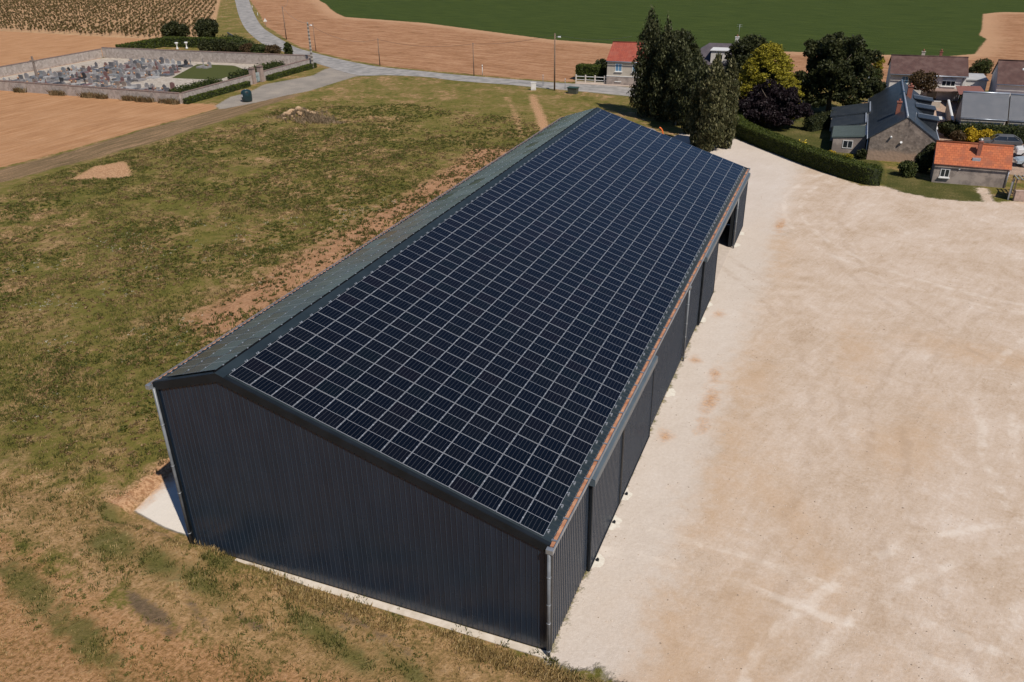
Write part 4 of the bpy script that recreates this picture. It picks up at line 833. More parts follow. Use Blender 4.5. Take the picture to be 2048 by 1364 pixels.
def grave_mesh(kind, r):
    sl_ = MB(); sl_.box(-.5, .5, -1.0, 1.0, 0, .22); sl_.box(-.42, .42, -.92, .85, .222, .34)
    hs = MB()
    if kind == 'rounded':
        pr = [(-.48, .34)]+[(.48*math.cos(math.pi-math.pi*k/10), .95+.3*math.sin(math.pi*k/10)) for k in range(11)]+[(.48, .34)]
    elif kind == 'stepped': pr = [(-.5, .34), (-.5, .85), (-.28, .85), (-.28, 1.15), (.28, 1.15), (.28, .85), (.5, .85), (.5, .34)]
    elif kind == 'pointed': pr = [(-.42, .34), (-.42, .95), (0, 1.3), (.42, .95), (.42, .34)]
    elif kind == 'low': pr = [(-.5, .34), (-.5, .62), (.5, .72), (.5, .34)]
    elif kind == 'cross': pr = [(-.07, .34), (-.07, 1.0), (-.32, 1.0), (-.32, 1.14), (-.07, 1.14), (-.07, 1.55), (.07, 1.55), (.07, 1.14), (.32, 1.14), (.32, 1.0), (.07, 1.0), (.07, .34)]
    else: pr = [(-.5, .34), (-.5, 1.05), (.5, 1.05), (.5, .34)]
    n = len(pr); b0 = len(hs.v); hs.v += [(x, .86, z) for x, z in pr]+[(x, 1.0, z) for x, z in pr]
    hs.f.append(tuple(range(n))); hs.mi.append(0); hs.sm.append(False); hs.f.append(tuple(range(2*n-1, n-1, -1))); hs.mi.append(0); hs.sm.append(False)
    for i in range(n): j = (i+1) % n; hs.f.append((i, j, n+j, n+i)); hs.mi.append(0); hs.sm.append(False)
    return sl_.me('grave_slab'), hs.me('headstone')
kinds = ['rounded', 'square', 'stepped', 'pointed', 'low', 'cross']
gmesh = {k: grave_mesh(k, None) for k in kinds}
pot = MB(); pot.lathe([(.08, .345), (.12, .5), (.2, .6), (.17, .72), (.05, .78)], (0, .35), 7); potm = pot.me('flowers')
ords = ['first', 'second', 'third', 'fourth', 'fifth', 'sixth', 'seventh', 'eighth', 'ninth', 'tenth', 'eleventh', 'twelfth', 'thirteenth', 'fourteenth', 'fifteenth', 'sixteenth', 'seventeenth', 'eighteenth', 'nineteenth', 'twentieth', 'twenty-first', 'twenty-second', 'twenty-third', 'twenty-fourth', 'twenty-fifth', 'twenty-sixth', 'twenty-seventh', 'twenty-eighth', 'twenty-ninth', 'thirtieth']
rows = [('front', 90.6, -149.5, -103.2, 1.22), ('second', 93.6, -148, -104.5, 1.28), ('third', 96.4, -145, -107, 1.35), ('fourth', 101.0, -146, -121, 1.25), ('fifth', 104.0, -145, -120.5, 1.3), ('sixth', 107.0, -145, -120, 1.35), ('seventh', 110.2, -144, -119.5, 1.35), ('eighth', 113.4, -143, -121, 1.4), ('ninth', 116.8, -142, -122, 1.45), ('back', 120.6, -140, -118, 1.6)]
gr_ = random.Random(21); seen = {}
for (rn, y, xa, xb, st) in rows:
    x = xa; k = 0
    while x < xb:
        if gr_.random() < .95:
            col_ = gr_.choices(list(gm), [4, 4, 2, 2.4, 4, 2, 1.6])[0]; kd = gr_.choices(kinds, [3, 3, 1.6, 1.3, 2, 1.5])[0]
            t = empty('grave', (x+gr_.uniform(-.15, .15), y+gr_.uniform(-.25, .25), 0), gr_.uniform(-.05, .05)+(math.pi if gr_.random() < .5 and rn in ('second', 'fifth', 'seventh', 'ninth') else 0))
            s = gr_.uniform(.85, 1.15); t.scale = (s, s, s*gr_.uniform(.85, 1.1))
            tag(t, f'{col_} grave with {kd} headstone, {ords[min(k, 29)]} from the left in the {rn} row of graves', 'grave', 'graves in rows inside the walled cemetery')
            k += 1; m1, m2 = gmesh[kd]
            c1 = m1.copy(); c1.materials.append(gm[col_]); link('grave_slab', c1, None, t)
            c2 = m2.copy(); c2.materials.append(gm[col_ if gr_.random() < .7 else 'mid grey']); link('headstone', c2, None, t)
            if gr_.random() < .35: c3 = potm.copy(); c3.materials.append(flw); link('flowers', c3, None, t)
        x += st*gr_.uniform(.9, 1.15)
cx = empty('cemetery_cross', (-141.5, 98.2, 0)); tag(cx, 'tall stone crucifix on a dark base near the left cemetery wall', 'cross')
m = MB(); m.box(-1, 1, -1, 1, 0, .3); m.box(-.7, .7, -.7, .7, .3, .7); m.build('base', gm['dark grey'], cx); m = MB(); m.hexa([(-.22, -.22, .7), (.22, -.22, .7), (.22, .22, .7), (-.22, .22, .7), (-.12, -.12, 4.6), (.12, -.12, 4.6), (.12, .12, 4.6), (-.12, .12, 4.6)]); m.box(-.8, .8, -.1, .1, 3.6, 3.85); m.build('shaft', gm['brownish'], cx)
cb = btree('shrub', 'slim upright shrub inside the cemetery near the left wall', 'shrub', 0, 0, 3.0, .8, MIDG, 130, 1500, .2, .1, world=(-151, 91.5))
btree('shrub', 'leaning brown green shrub beside the slim one inside the cemetery', 'shrub', 0, 0, 2.2, 1.2, MIDG, 131, 1500, .2, .1, world=(-147.6, 92))
# back plot
tag(MB().box(-136, -118, 131, 140, -.02, .02).build('gravel_plot', M2('plot_mat', (.50, .40, .33), (.42, .33, .27), 1.5)), kind='structure')
for i, (px, py, lb) in enumerate(((355, 99, 'pale stone urn on a stand in the plot behind the cemetery'), (374, 98, 'second pale stone urn, to the right, in the plot behind the cemetery'))):
    p = G(px, py); m = MB(); m.lathe([(.3, 0), (.3, .3), (.12, .5), (.15, 1.0), (.42, 1.4), (.45, 1.6), (.3, 1.65)], (0, 0), 10); tag(m.build('stone_urn', WP, None, (p[0], p[1], 0)), lb, 'urn', 'stone urns behind the cemetery')
rl = wall('dark low railing beam on the grass beside the bend of the road', G(456, 72), G(501, 98), .9, .12, gm['black'], gm['black'], 'low_railing')
# ------------------------------------------------------------------ poles, wires, roadside
CONC = NT('concrete_pole'); CONC = CONC.out(CONC.mix(CONC.step(CONC.math('SINE', CONC.math('MULTIPLY', (lambda s: (CONC.l.new(CONC.co.outputs['Object'], s.inputs[0]), s.outputs[2])[1])(CONC.n.new('ShaderNodeSeparateXYZ')), 9.0)), -.2, .1), (.42, .38, .32), (.15, .13, .11)), .9)
WOOD = M2('pole_wood', (.15, .10, .07), (.22, .15, .10), 3, .85, 15, .4)
LAMP = M2('lamp_head', (.75, .75, .73), (.65, .65, .63), 3, .4)
def pole(label, p, h, r, mat, lamp=False, conc=False, arms=True, name='utility_pole'):
    t = empty(name, (p[0], p[1], 0)); tag(t, label, 'pole'); m = MB()
    if conc:
        m.hexa([(-.2, -.16, -.1), (.2, -.16, -.1), (.2, .16, -.1), (-.2, .16, -.1), (-.11, -.1, h), (.11, -.1, h), (.11, .1, h), (-.11, .1, h)])
    else: m.tube([(0, 0, -.1), (0, 0, h)], [r, r*.68], 10)
    m.build('shaft', mat, t)
    if arms:
        k = MB()
        for z in (h-.15, h-.45): k.tube([(-.12, 0, z), (.16, 0, z)], .03, 6)
        k.build('insulator_bracket', gm['dark grey'], t)
    if lamp:
        a = MB(); a.tube([(0, 0, h-.75), (.35, -.1, h-.55), (.75, -.2, h-.5)], .035, 7); am = a.build('lamp_arm', GALV, t)
        b = MB(); b.hexa([(.62, -.32, h-.60), (1.15, -.42, h-.60), (1.18, -.16, h-.60), (.65, -.06, h-.60), (.66, -.28, h-.42), (1.05, -.36, h-.42), (1.08, -.2, h-.42), (.69, -.1, h-.42)]); b.build('lamp_head', LAMP, am)
    return t, np.array([p[0], p[1], h-.2])
P1 = pole('concrete utility pole with a lamp at the corner of the cemetery by the road', G(626, 137), 9.0, .17, CONC, True, True)[1]
P2_ = pole('slanting brown wooden pole beyond the road bend left of the concrete pole', G(573, 79), 8.0, .14, WOOD)[1]
P2b = pole('thin grey pole just behind the concrete utility pole', G(632, 102), 6.2, .09, WOOD)[1]
P3 = pole('wooden utility pole at the road edge, middle of the ploughed field', G(760, 131), 5.4, .11, WOOD)[1]
P4 = pole('wooden utility pole beside the road, left of the white marker post', G(948, 152), 6.1, .10, WOOD)[1]
P5 = pole('tall wooden utility pole with a street lamp near the white cabinet', G(1109, 181), 9.5, .15, WOOD, True)[1]
P6 = np.array([*G(1262, 118), 4.6]); P0 = np.array([-150, 195, 7.0])
def wire(a, b, sag, label, r=.022):
    m = MB(); m.tube([tuple(a*(1-u)+b*u-np.array([0, 0, sag*4*u*(1-u)])) for u in np.linspace(0, 1, 15)], r, 5); tag(m.build('overhead_wire', gm['black']), label, 'wire', 'overhead wires')
wire(P0, P2_, .8, 'overhead wire leaving the slanting pole towards the top of the picture'); wire(P2_, P1, .9, 'overhead wire from the slanting pole to the concrete pole')
wire(P1, P3, 1.6, 'overhead wire from the concrete pole down to the first field pole'); wire(P3, P4, .9, 'overhead wire between the two poles along the ploughed field'); wire(P4, P5, .5, 'overhead wire rising to the tall pole with the street lamp')
wire(P5, P6, .8, 'overhead wire from the lamp pole to the red roofed house')
def post(px, py, h, label, mat=WP, r=.07, name='marker_post'):
    p = G(px, py); t = empty(name, (p[0], p[1], 0)); tag(t, label, 'post'); m = MB(); m.tube([(0, 0, 0), (0, 0, h)], r, 8); m.build('post', mat, t); k = MB(); k.lathe([(r+.005, h*.8), (r+.02, h*.8), (r+.02, h*.88), (r+.005, h*.88)], (0, 0), 8); k.build('band', gm['dark grey'], t); return t
post(965, 151, 2.0, 'white marker post at the road edge right of the field pole'); post(1086, 172, 2.0, 'thin pale post in the road verge near the white cabinet', GALV, .045); post(1130, 180, 2.0, 'thin pale post beside the green storage chest', GALV, .045)
post(505, 18, 1.2, 'white marker post at the upper roadside', WP, .09); post(516, 33, 1.2, 'white marker post between the warning sign and the upper roadside', WP, .09)
p = G(532, 53); t = empty('warning_sign', (p[0], p[1], 0), .6); tag(t, 'triangular warning sign with pale face beside the bend of the road', 'road sign'); m = MB(); m.tube([(0, 0, 0), (0, 0, 2.2)], .05, 7); m.build('post', GALV, t)
m = MB(); n0 = len(m.v); tri = [(-.55, 1.35), (.55, 1.35), (0, 2.3)]; m.v += [(x, -.06, z) for x, z in tri]+[(x, -.09, z) for x, z in tri]; m.f += [(0, 1, 2), (5, 4, 3), (0, 3, 4, 1), (1, 4, 5, 2), (2, 5, 3, 0)]; m.mi += [0]*5; m.sm += [False]*5; m.build('sign_plate', WP, t)
# electricity cabinet
p = G(1067, 180); t = empty('utility_cabinet', (p[0], p[1], 0), .35); tag(t, 'white utility cabinet on the grass verge beside the road', 'cabinet'); m = MB(); m.box(-.45, .45, -.22, .22, 0, 1.25); m.build('housing', WP, t); m = MB(); m.box(-.38, .38, -.245, -.223, .15, 1.12); m.build('door', WP, t); m = MB(); m.box(-.5, .5, -.27, .27, 1.25, 1.32); m.build('lid', WP, t)
GRN = M2('green_plastic', (.03, .06, .042), (.04, .075, .055), 3, .5)
p = G(1146, 187); t = empty('storage_chest', (p[0], p[1], 0), -.1); tag(t, 'dark green storage chest with flat lid on the verge right of the lamp pole', 'chest'); m = MB(); m.hexa([(-.75, -.5, 0), (.75, -.5, 0), (.75, .5, 0), (-.75, .5, 0), (-.82, -.56, .95), (.82, -.56, .95), (.82, .56, .95), (-.82, .56, .95)]); m.build('body', M2('dull_green', (.05, .055, .04), (.07, .075, .055), 3, .7), t); m = MB(); m.box(-.9, .9, -.62, .62, .952, 1.08); m.build('lid', GRN, t)
# bottle bank
p = G(495, 203); t = empty('bottle_bank', (p[0], p[1], 0), .2); tag(t, 'dark blue green bottle bank with round white sticker at the cemetery lane', 'recycling bin')
m = MB(); m.lathe([(.78, .08), (.86, .2), (.90, 1.0), (.86, 1.6), (.70, 1.85), (.4, 1.97)], (0, 0), 20); m.build('body', M2('bank_plastic', (.010, .028, .030), (.014, .036, .040), 2, .35), t)
m = MB(); m.box(-.5, .5, -.5, .5, 0, .09); m.build('base', gm['black'], t)
m = MB(); m.lathe([(.12, 1.972), (.12, 2.02), (.05, 2.06)], (0, 0), 10); m.build('lifting_lug', GALV, t)
m = MB(); pts = []
for k in range(16): a = 2*math.pi*k/16; y_ = .24*math.cos(a); zz = 1.1+.24*math.sin(a); th = -2.1+y_/.9; pts.append((.915*math.cos(th), .915*math.sin(th), zz))
m.face(pts); m.build('sticker', WP, t)
m = MB(); m.tube([(.62*math.cos(-.9), .62*math.sin(-.9), 1.62), (.9*math.cos(-.9), .9*math.sin(-.9), 1.62)], .15, 10); m.build('opening', gm['black'], t)
# object behind the barn
p = G(1312, 262, 2.6); t = empty('farm_machine', (p[0], p[1], 0), .3); tag(t, 'grey farm machine with a curved orange guard peeking over the far roof edge', 'machine')
OR_ = M2('orange_paint', (.75, .16, .03), (.65, .13, .02), 3, .4)
m = MB(); m.lathe([(.2, .9), (1.0, 1.1), (1.3, 1.8), (1.2, 2.4), (.7, 2.8)], (-.9, 0), 16); m.build('hopper', gm['mid grey'], t)
m = MB(); m.tube([(.35+.55*math.cos(a), 0, 2.1+.95*math.sin(a)) for a in np.linspace(-.9, 1.5, 12)], .09, 8); m.build('guard', OR_, t)
m = MB(); m.box(-1.8, .8, -.7, .7, .5, .9); m.build('chassis', OR_, t)
for sx in (-1.2, .3):
    for sy in (-.85, .85):
        m = MB(); m.tube([(sx, sy-.12, .5), (sx, sy+.12, .5)], .5, 16); m.build('wheel', gm['black'], t)
#PART4
# weeds at the foot of the cemetery wall
r = np.random.default_rng(31); P = np.column_stack([r.uniform(-150, -97.5, 900), 88.0-np.abs(r.normal(scale=.25, size=900))]); P = P[vnoise(P[:, 0], P[:, 1], .22, 5) > .5]
o = link('dry_weeds', quads('dry_weeds', blades(np.column_stack([P, np.zeros(len(P))]), r.uniform(.4, 1.1, len(P)), .05, r, 7)), DRYL); tag(o, 'tall dry weeds along the foot of the front cemetery wall', 'weeds', kind='stuff')
# loose stones on the yard
r = np.random.default_rng(55); n = 3800; P = np.column_stack([r.uniform(.4, 34, n)**1.0, r.uniform(-9, 68, n)]); P = P[(sdist(P, YARD) > .3)]; P = P[r.random(len(P)) < .25+.75*np.exp(-P[:, 1]/30)]
ico = bmesh.new(); bmesh.ops.create_icosphere(ico, subdivisions=1, radius=1); iv = np.array([v.co for v in ico.verts]); ifc = np.array([[v.index for v in f.verts] for f in ico.faces]); ico.free()
k = len(P); s = r.uniform(.014, .038, k)*np.where(r.random(k) < .04, 1.7, 1); V = (iv[None]*r.uniform(.75, 1.25, (k, len(iv), 1)))*s[:, None, None]*np.array([1.2, 1, .6])+np.column_stack([P, s*.25])[:, None]
m = bpy.data.meshes.new('loose_stones'); m.from_pydata(V.reshape(-1, 3).tolist(), [], (ifc[None]+(np.arange(k)*len(iv))[:, None, None]).reshape(-1, 3).tolist()); m.update()
tn = NT('stone_chips'); gg = tn.n.new('ShaderNodeNewGeometry'); tag(link('loose_stones', m, tn.out(tn.ramp(gg.outputs['Random Per Island'], [(.1, (.24, .18, .13)), (.5, (.42, .33, .25)), (.9, (.58, .50, .41))]), .95)), 'loose stones scattered over the gravel yard', 'stones', kind='stuff')
# ------------------------------------------------------------------ village houses
def tilemat(name, cols, rows=.34, cw=.24, bumpd=.03, rough=.85):
    t = NT(name); br = t.n.new('ShaderNodeTexBrick'); uvn = t.n.new('ShaderNodeUVMap'); t.l.new(uvn.outputs[0], br.inputs['Vector'])
    br.inputs['Scale'].default_value = 1; br.inputs['Brick Width'].default_value = cw; br.inputs['Row Height'].default_value = rows; br.inputs['Mortar Size'].default_value = .018; br.inputs['Mortar Smooth'].default_value = .3
    br.inputs['Color1'].default_value = (*cols[0], 1); br.inputs['Color2'].default_value = (*cols[1], 1); br.inputs['Mortar'].default_value = (*[v*.45 for v in cols[0]], 1); br.inputs['Bias'].default_value = -.1
    n = t.step(t.noise(.9, 4), .42, .66); c = t.mix(t.math('MULTIPLY', n, .55), br.outputs['Color'], cols[2]); t.bump(br.outputs['Fac'], -.5, bumpd); return t.out(c, rough, 0, .3)
ORTILE = tilemat('orange_tiles', [(.50, .15, .062), (.38, .105, .048), (.24, .095, .06)], .30, .42)
REDTILE = tilemat('red_tiles', [(.36, .085, .052), (.28, .065, .045), (.33, .11, .075)], .40, .33)
BRTILE = tilemat('brown_tiles', [(.115, .062, .052), (.085, .048, .042), (.15, .095, .08)], .34, .24)
SLATE = tilemat('slate', [(.040, .050, .062), (.030, .038, .048), (.055, .062, .068)], .22, .22, .01, .42)
GSLATE = tilemat('grey_slate', [(.115, .125, .145), (.10, .11, .13), (.13, .135, .15)], .24, .25, .01, .55)
PSLATE = tilemat('purple_slate', [(.10, .085, .095), (.08, .07, .08), (.12, .10, .11)], .3, .3, .01, .6)
ZINC = M2('zinc', (.34, .38, .44), (.44, .48, .53), 2, .35, metal=.4)
WROUGH = M2('white_render', (.70, .67, .63), (.58, .55, .51), .8, .9, 12, .15)
CREAM = M2('cream_render', (.50, .44, .36), (.42, .37, .30), .8, .9, 12, .2)
ST = NT('rubble_stone'); v2 = ST.n.new('ShaderNodeTexVoronoi'); v2.inputs['Scale'].default_value = 3.2; ST.l.new(ST.co.outputs['Object'], v2.inputs['Vector'])
s1 = ST.mix(ST.step(ST.noise(.8, 5), .38, .62), (.17, .135, .11), (.27, .215, .17)); s1 = ST.mix(.5, s1, ST.mix(ST.math('MULTIPLY', v2.outputs['Color'], 1.0), (.10, .08, .065), (.36, .29, .24)))
zz = ST.n.new('ShaderNodeSeparateXYZ'); ST.l.new(ST.co.outputs['Object'], zz.inputs[0])
s1 = ST.mix(ST.step(ST.math('ADD', zz.outputs[2], ST.math('MULTIPLY', ST.noise(1.2, 4), .8)), 1.9, 1.3), s1, (.36, .25, .18)); ST.bump(v2.outputs['Distance'], .5, .04); STONE = ST.out(s1, .95)
DIRT = NT('stained_render'); s3 = DIRT.mix(DIRT.step(DIRT.noise(.7, 6, .65), .40, .60), (.23, .19, .165), (.38, .315, .27)); DIRT.bump(DIRT.noise(7, 5), .3, .03); DIRT = DIRT.out(s3, .95)
FRAME = M2('window_frame', (.75, .74, .71), (.68, .67, .64), 3, .5); GLASS = M2('window_glass', (.02, .025, .03), (.03, .035, .045), 1, .08, spec=.8); SHUT = M2('blue_shutter', (.10, .22, .34), (.13, .26, .38), 2, .6); BRICK = M2('brick', (.30, .11, .07), (.22, .08, .055), 4, .9, 12, .4)
def roofslab(parent, a0, a1, b1, b0, mat, name='roof', th=.12):
    """a0,a1 eave corners; b0,b1 ridge corners"""
    a0, a1, b1, b0 = [Vector(v) for v in (a0, a1, b1, b0)]; n = (a1-a0).cross(b0-a0).normalized()
    if n.z < 0: n = -n
    V = [a0, a1, b1, b0]+[p-n*th for p in (a0, a1, b1, b0)]
    me = bpy.data.meshes.new(name); me.from_pydata([tuple(v) for v in V], [], [(0, 1, 2, 3), (7, 6, 5, 4), (0, 4, 5, 1), (1, 5, 6, 2), (2, 6, 7, 3), (3, 7, 4, 0)])
    e1 = (a1-a0).normalized(); e2 = n.cross(e1)
    ul = me.uv_layers.new(name='UVMap')
    for pl_ in me.polygons:
        for li in pl_.loop_indices:
            q = Vector(me.vertices[me.loops[li].vertex_index].co)-a0; ul.data[li].uv = (q.dot(e1)+q.dot(n)*.3, q.dot(e2)+q.dot(n)*.3)
    me.update(); return link(name, me, mat, parent)
def window(parent, c, w, h, nrm='-y', shutter=None, sill=True, panes=2, name='window', depth=.05):
    """c = centre on the wall plane, local coordinates"""
    f = MB(); ax_ = {'-y': ((1, 0), (0, -1)), '+x': ((0, 1), (1, 0)), '-x': ((0, -1), (-1, 0))}[nrm]; (ux, uy), (nx_, ny_) = ax_
    def bx(m, u0, u1, z0, z1, d0, d1):
        xs = [c[0]+ux*u0+nx_*d0, c[0]+ux*u1+nx_*d1]; ys = [c[1]+uy*u0+ny_*d0, c[1]+uy*u1+ny_*d1]; m.box(min(xs), max(xs), min(ys), max(ys), c[2]+z0, c[2]+z1)
    t_ = .08
    bx(f, -w/2, w/2, -h/2, -h/2+t_, .003, depth); bx(f, -w/2, w/2, h/2-t_, h/2, .003, depth); bx(f, -w/2, -w/2+t_, -h/2+t_, h/2-t_, .003, depth); bx(f, w/2-t_, w/2, -h/2+t_, h/2-t_, .003, depth)
    for k in range(1, panes): u = -w/2+w*k/panes; bx(f, u-.035, u+.035, -h/2+t_, h/2-t_, .003, depth-.006)
    wo = f.build(name, FRAME, parent); g = MB(); bx(g, -w/2+t_, w/2-t_, -h/2+t_, h/2-t_, .004, .02); g.build('pane', SHUT if shutter else GLASS, wo)
    if sill: s = MB(); bx(s, -w/2-.1, w/2+.1, -h/2-.1, -h/2-.002, .002, .2); s.build('sill', FRAME, wo)
    return wo
def house(name, label, cat, x, y, th, L, Wd, He, Hr, wallm, roofm, ov=.25, ridge=None, capm=None, side_ov=.15, gut=True, gcol=None):
    t = empty(name, (x, y, 0), th); tag(t, label, cat); ry = ridge if ridge is not None else Wd/2
    m = MB(); e = .06
    m.v += [(0, 0, 0), (L, 0, 0), (L, Wd, 0), (0, Wd, 0), (0, 0, He), (L, 0, He), (L, Wd, He), (0, Wd, He), (0, ry, Hr-e), (L, ry, Hr-e)]
    m.f += [(0, 1, 5, 4), (1, 2, 6, 9, 5), (2, 3, 7, 6), (3, 0, 4, 8, 7), (0, 3, 2, 1), (4, 5, 9, 8), (6, 7, 8, 9)]; m.mi += [0]*7; m.sm += [False]*7
    m.build('wall', wallm, t)
    s1_ = (Hr-He)/ry; s2 = (Hr-He)/(Wd-ry); up = .1
    rf = roofslab(t, (-side_ov, -ov, He-ov*s1_+up), (L+side_ov, -ov, He-ov*s1_+up), (L+side_ov, ry, Hr+up), (-side_ov, ry, Hr+up), roofm)
    rb = roofslab(t, (-side_ov, Wd+ov, He-ov*s2+up), (L+side_ov, Wd+ov, He-ov*s2+up), (L+side_ov, ry+.001, Hr+up), (-side_ov, ry+.001, Hr+up), roofm)
    c_ = MB(); c_.tube([(-side_ov-.02, ry, Hr+up+.01), (L+side_ov+.02, ry, Hr+up+.01)], .12, 8); c_.build('ridge', capm or roofm, t)
    if gut:
        for yy, zb in ((-ov-.07, He-ov*s1_+up-.09), (Wd+ov+.07, He-ov*s2+up-.09)):
            g = MB(); g.tube([(-side_ov, yy, zb), (L+side_ov, yy, zb)], .07, 8); g.build('gutter', gcol or ZINC, t)
    return t
def chimney(t, x, y, z0, z1, w=.5, d=.5, mat=None, pots=1):
    m = MB(); m.box(x-w/2, x+w/2, y-d/2, y+d/2, z0, z1); m.box(x-w/2-.06, x+w/2+.06, y-d/2-.06, y+d/2+.06, z1+.001, z1+.1); c_ = m.build('chimney', mat or BRICK, t)
    for k in range(pots): q = MB(); q.lathe([(.1, z1+.1), (.12, z1+.4), (.09, z1+.42)], (x+(k-(pots-1)/2)*.3, y), 8); q.build('chimney_pot', BRICK, c_)
# orange roofed shed
h = house('garden_shed', 'low stone shed with a bright orange tiled roof beside the gravel yard', 'shed', 17.9, 78.35, .0, 7.35, 4.4, 2.12, 4.0, DIRT, ORTILE, .12, gut=False)
window(h, (1.15, 0, 1.15), .95, .95)
window(h, (1.15, 0, 1.15), 1.2, 1.2, panes=1, name='window_surround', sill=False, depth=.02) if False else None
m = MB(); m.tube([(-.1, -.22, 2.1), (7.5, -.22, 2.1)], .06, 8); m.build('gutter', BRICK, h)
m = MB(); zc = 2.12+1.05*(4.0-2.12)/2.2; m.box(3.95, 4.35, 1.0, 1.4, zc-.2, 4.55); m.box(3.9, 4.4, .95, 1.45, 4.551, 4.63); c_ = m.build('chimney', BRICK, h); q = MB(); q.lathe([(.1, 4.63), (.13, 4.85), (.13, 4.9)], (4.15, 1.2), 8); q.build('chimney_pot', LAMP, c_)
m = MB(); m.box(3.6, 4.4, .45, .98, zc-.42, zc-.12); m.build('chimney_flashing', ZINC, h)
m = MB(); m.tube([(2.5, -.02, 1.75), (2.5, -.12, 1.75)], .09, 10); m.build('round_lamp', LAMP, h)
m = MB(); m.tube([(7.3, -.1, .1), (7.3, -.1, 2.0)], .05, 8); m.build('downpipe', ZINC, h)
# stone house with slate roof (ridge runs away from the camera)
SH = house('stone_house', 'rubble stone gabled house with steep dark slate roof and three dormers behind the hedge', 'house', 18.35, 86.3, math.pi/2+.01, 25.5, 7.4, 2.75, 5.35, STONE, SLATE, .25, capm=ZINC, side_ov=.05, gut=True)
def dormer(t, x, w, y0, zbase, zt, depth):
    """shed dormer on the -y slope: front face at y0"""
    m = MB(); m.hexa([(x-w/2, y0, zbase), (x+w/2, y0, zbase), (x+w/2, y0+depth, zbase), (x-w/2, y0+depth, zbase), (x-w/2, y0, zt), (x+w/2, y0, zt), (x+w/2, y0+depth, zt+.25), (x-w/2, y0+depth, zt+.25)])
    d = m.build('dormer', SLATE, t); window(d, (x, y0, (zbase+zt)/2+.25), w*.7, .9, '-y')
    r_2 = roofslab(d, (x-w/2-.12, y0-.2, zt+.06), (x+w/2+.12, y0-.2, zt+.06), (x+w/2+.12, y0+depth+.1, zt+.36), (x-w/2-.12, y0+depth+.1, zt+.36), SLATE, 'dormer_roof', .08)
    f = MB(); f.hexa([(x+w/2+.13, y0-.2, zt-.03), (x+w/2+.18, y0-.2, zt-.03), (x+w/2+.18, y0+depth, zt+.28), (x+w/2+.13, y0+depth, zt+.28), (x+w/2+.13, y0-.2, zt+.10), (x+w/2+.18, y0-.2, zt+.10), (x+w/2+.18, y0+depth, zt+.42), (x+w/2+.13, y0+depth, zt+.42)]); f.build('zinc_edge', ZINC, d)
for xd in (6.0, 12.6, 18.4): dormer(SH, xd, 2.1, -.1, 2.6, 4.15, 2.2)
chimney(SH, 5.2, 4.6, 4.2, 6.1, .7, .5); chimney(SH, 15.5, 3.0, 4.4, 6.3, .8, .6, pots=2)
m = MB(); m.tube([(.25, 7.62, .1), (.25, 7.62, 2.6)], .05, 8); m.build('downpipe', ZINC, SH)
m = MB(); m.tube([(-.02, 2.9, 4.9), (-.35, 2.9, 5.05), (-.45, 2.9, 6.1)], .02, 6); [m.tube([(-.45-.3, 2.9, z), (-.45+.3, 2.9, z)], .012, 5) for z in (5.7, 5.9, 6.1)]; m.build('antenna', GALV, SH)
m = MB(); m.tube([(-.3, 5.1, 2.9), (-.05, 5.1, 3.0)], .12, 10); m.build('floodlight', LAMP, SH); m = MB(); m.tube([(-.25, 3.9, 2.45), (-.05, 3.9, 2.3)], .14, 10); m.build('lamp', LAMP, SH)
# rear lean-to wings
def wing(label, x0, x1, y0, y1, zl, zh, wallm, roofm, name='lean_to'):
    """local to SH frame: from the +y eave outward"""
    t = SH; m = MB(); m.hexa([(x0, y0, 0), (x1, y0, 0), (x1, y1, 0), (x0, y1, 0), (x0, y0, zh), (x1, y0, zh), (x1, y1, zl), (x0, y1, zl)]); w = m.build('lean_to', wallm, t)
    roofslab(w, (x0-.1, y1+.2, zl+.05), (x1+.1, y1+.2, zl+.05), (x1+.1, y0, zh+.12), (x0-.1, y0, zh+.12), roofm, 'lean_to_roof')
    z_ = MB(); z_.box(x0-.1, x1+.1, y0-.02, y0+.16, zh+.10, zh+.24); z_.build('zinc_edge', ZINC, w); return w
wing('', 14.2, 20.5, 7.45, 12.3, 2.0, 2.9, CREAM, SLATE); wing('', 8.6, 14.0, 7.9, 12.0, 1.8, 2.6, CREAM, SLATE)
w = wing('', 2.6, 8.4, 7.75, 11.6, 1.9, 2.2, DIRT, M2('ribbed_green_roof', (.085, .11, .105), (.11, .14, .13), 1, .5))
m = MB(); 
for k in range(18): x_ = 2.55+k*.34; m.hexa([(x_, 11.82, 1.985), (x_+.06, 11.82, 1.985), (x_+.06, 7.9, 2.325), (x_, 7.9, 2.325), (x_, 11.82, 2.03), (x_+.06, 11.82, 2.03), (x_+.06, 7.9, 2.37), (x_, 7.9, 2.37)])
rb_ = m.build('roof_ribs', M2('rib_green', (.12, .15, .14), (.14, .17, .16), 2, .5), w); rb_['kind'] = 'stuff'
window(w, (2.6, 9.8, 1.1), 1.2, 1.0, '-x', sill=False)
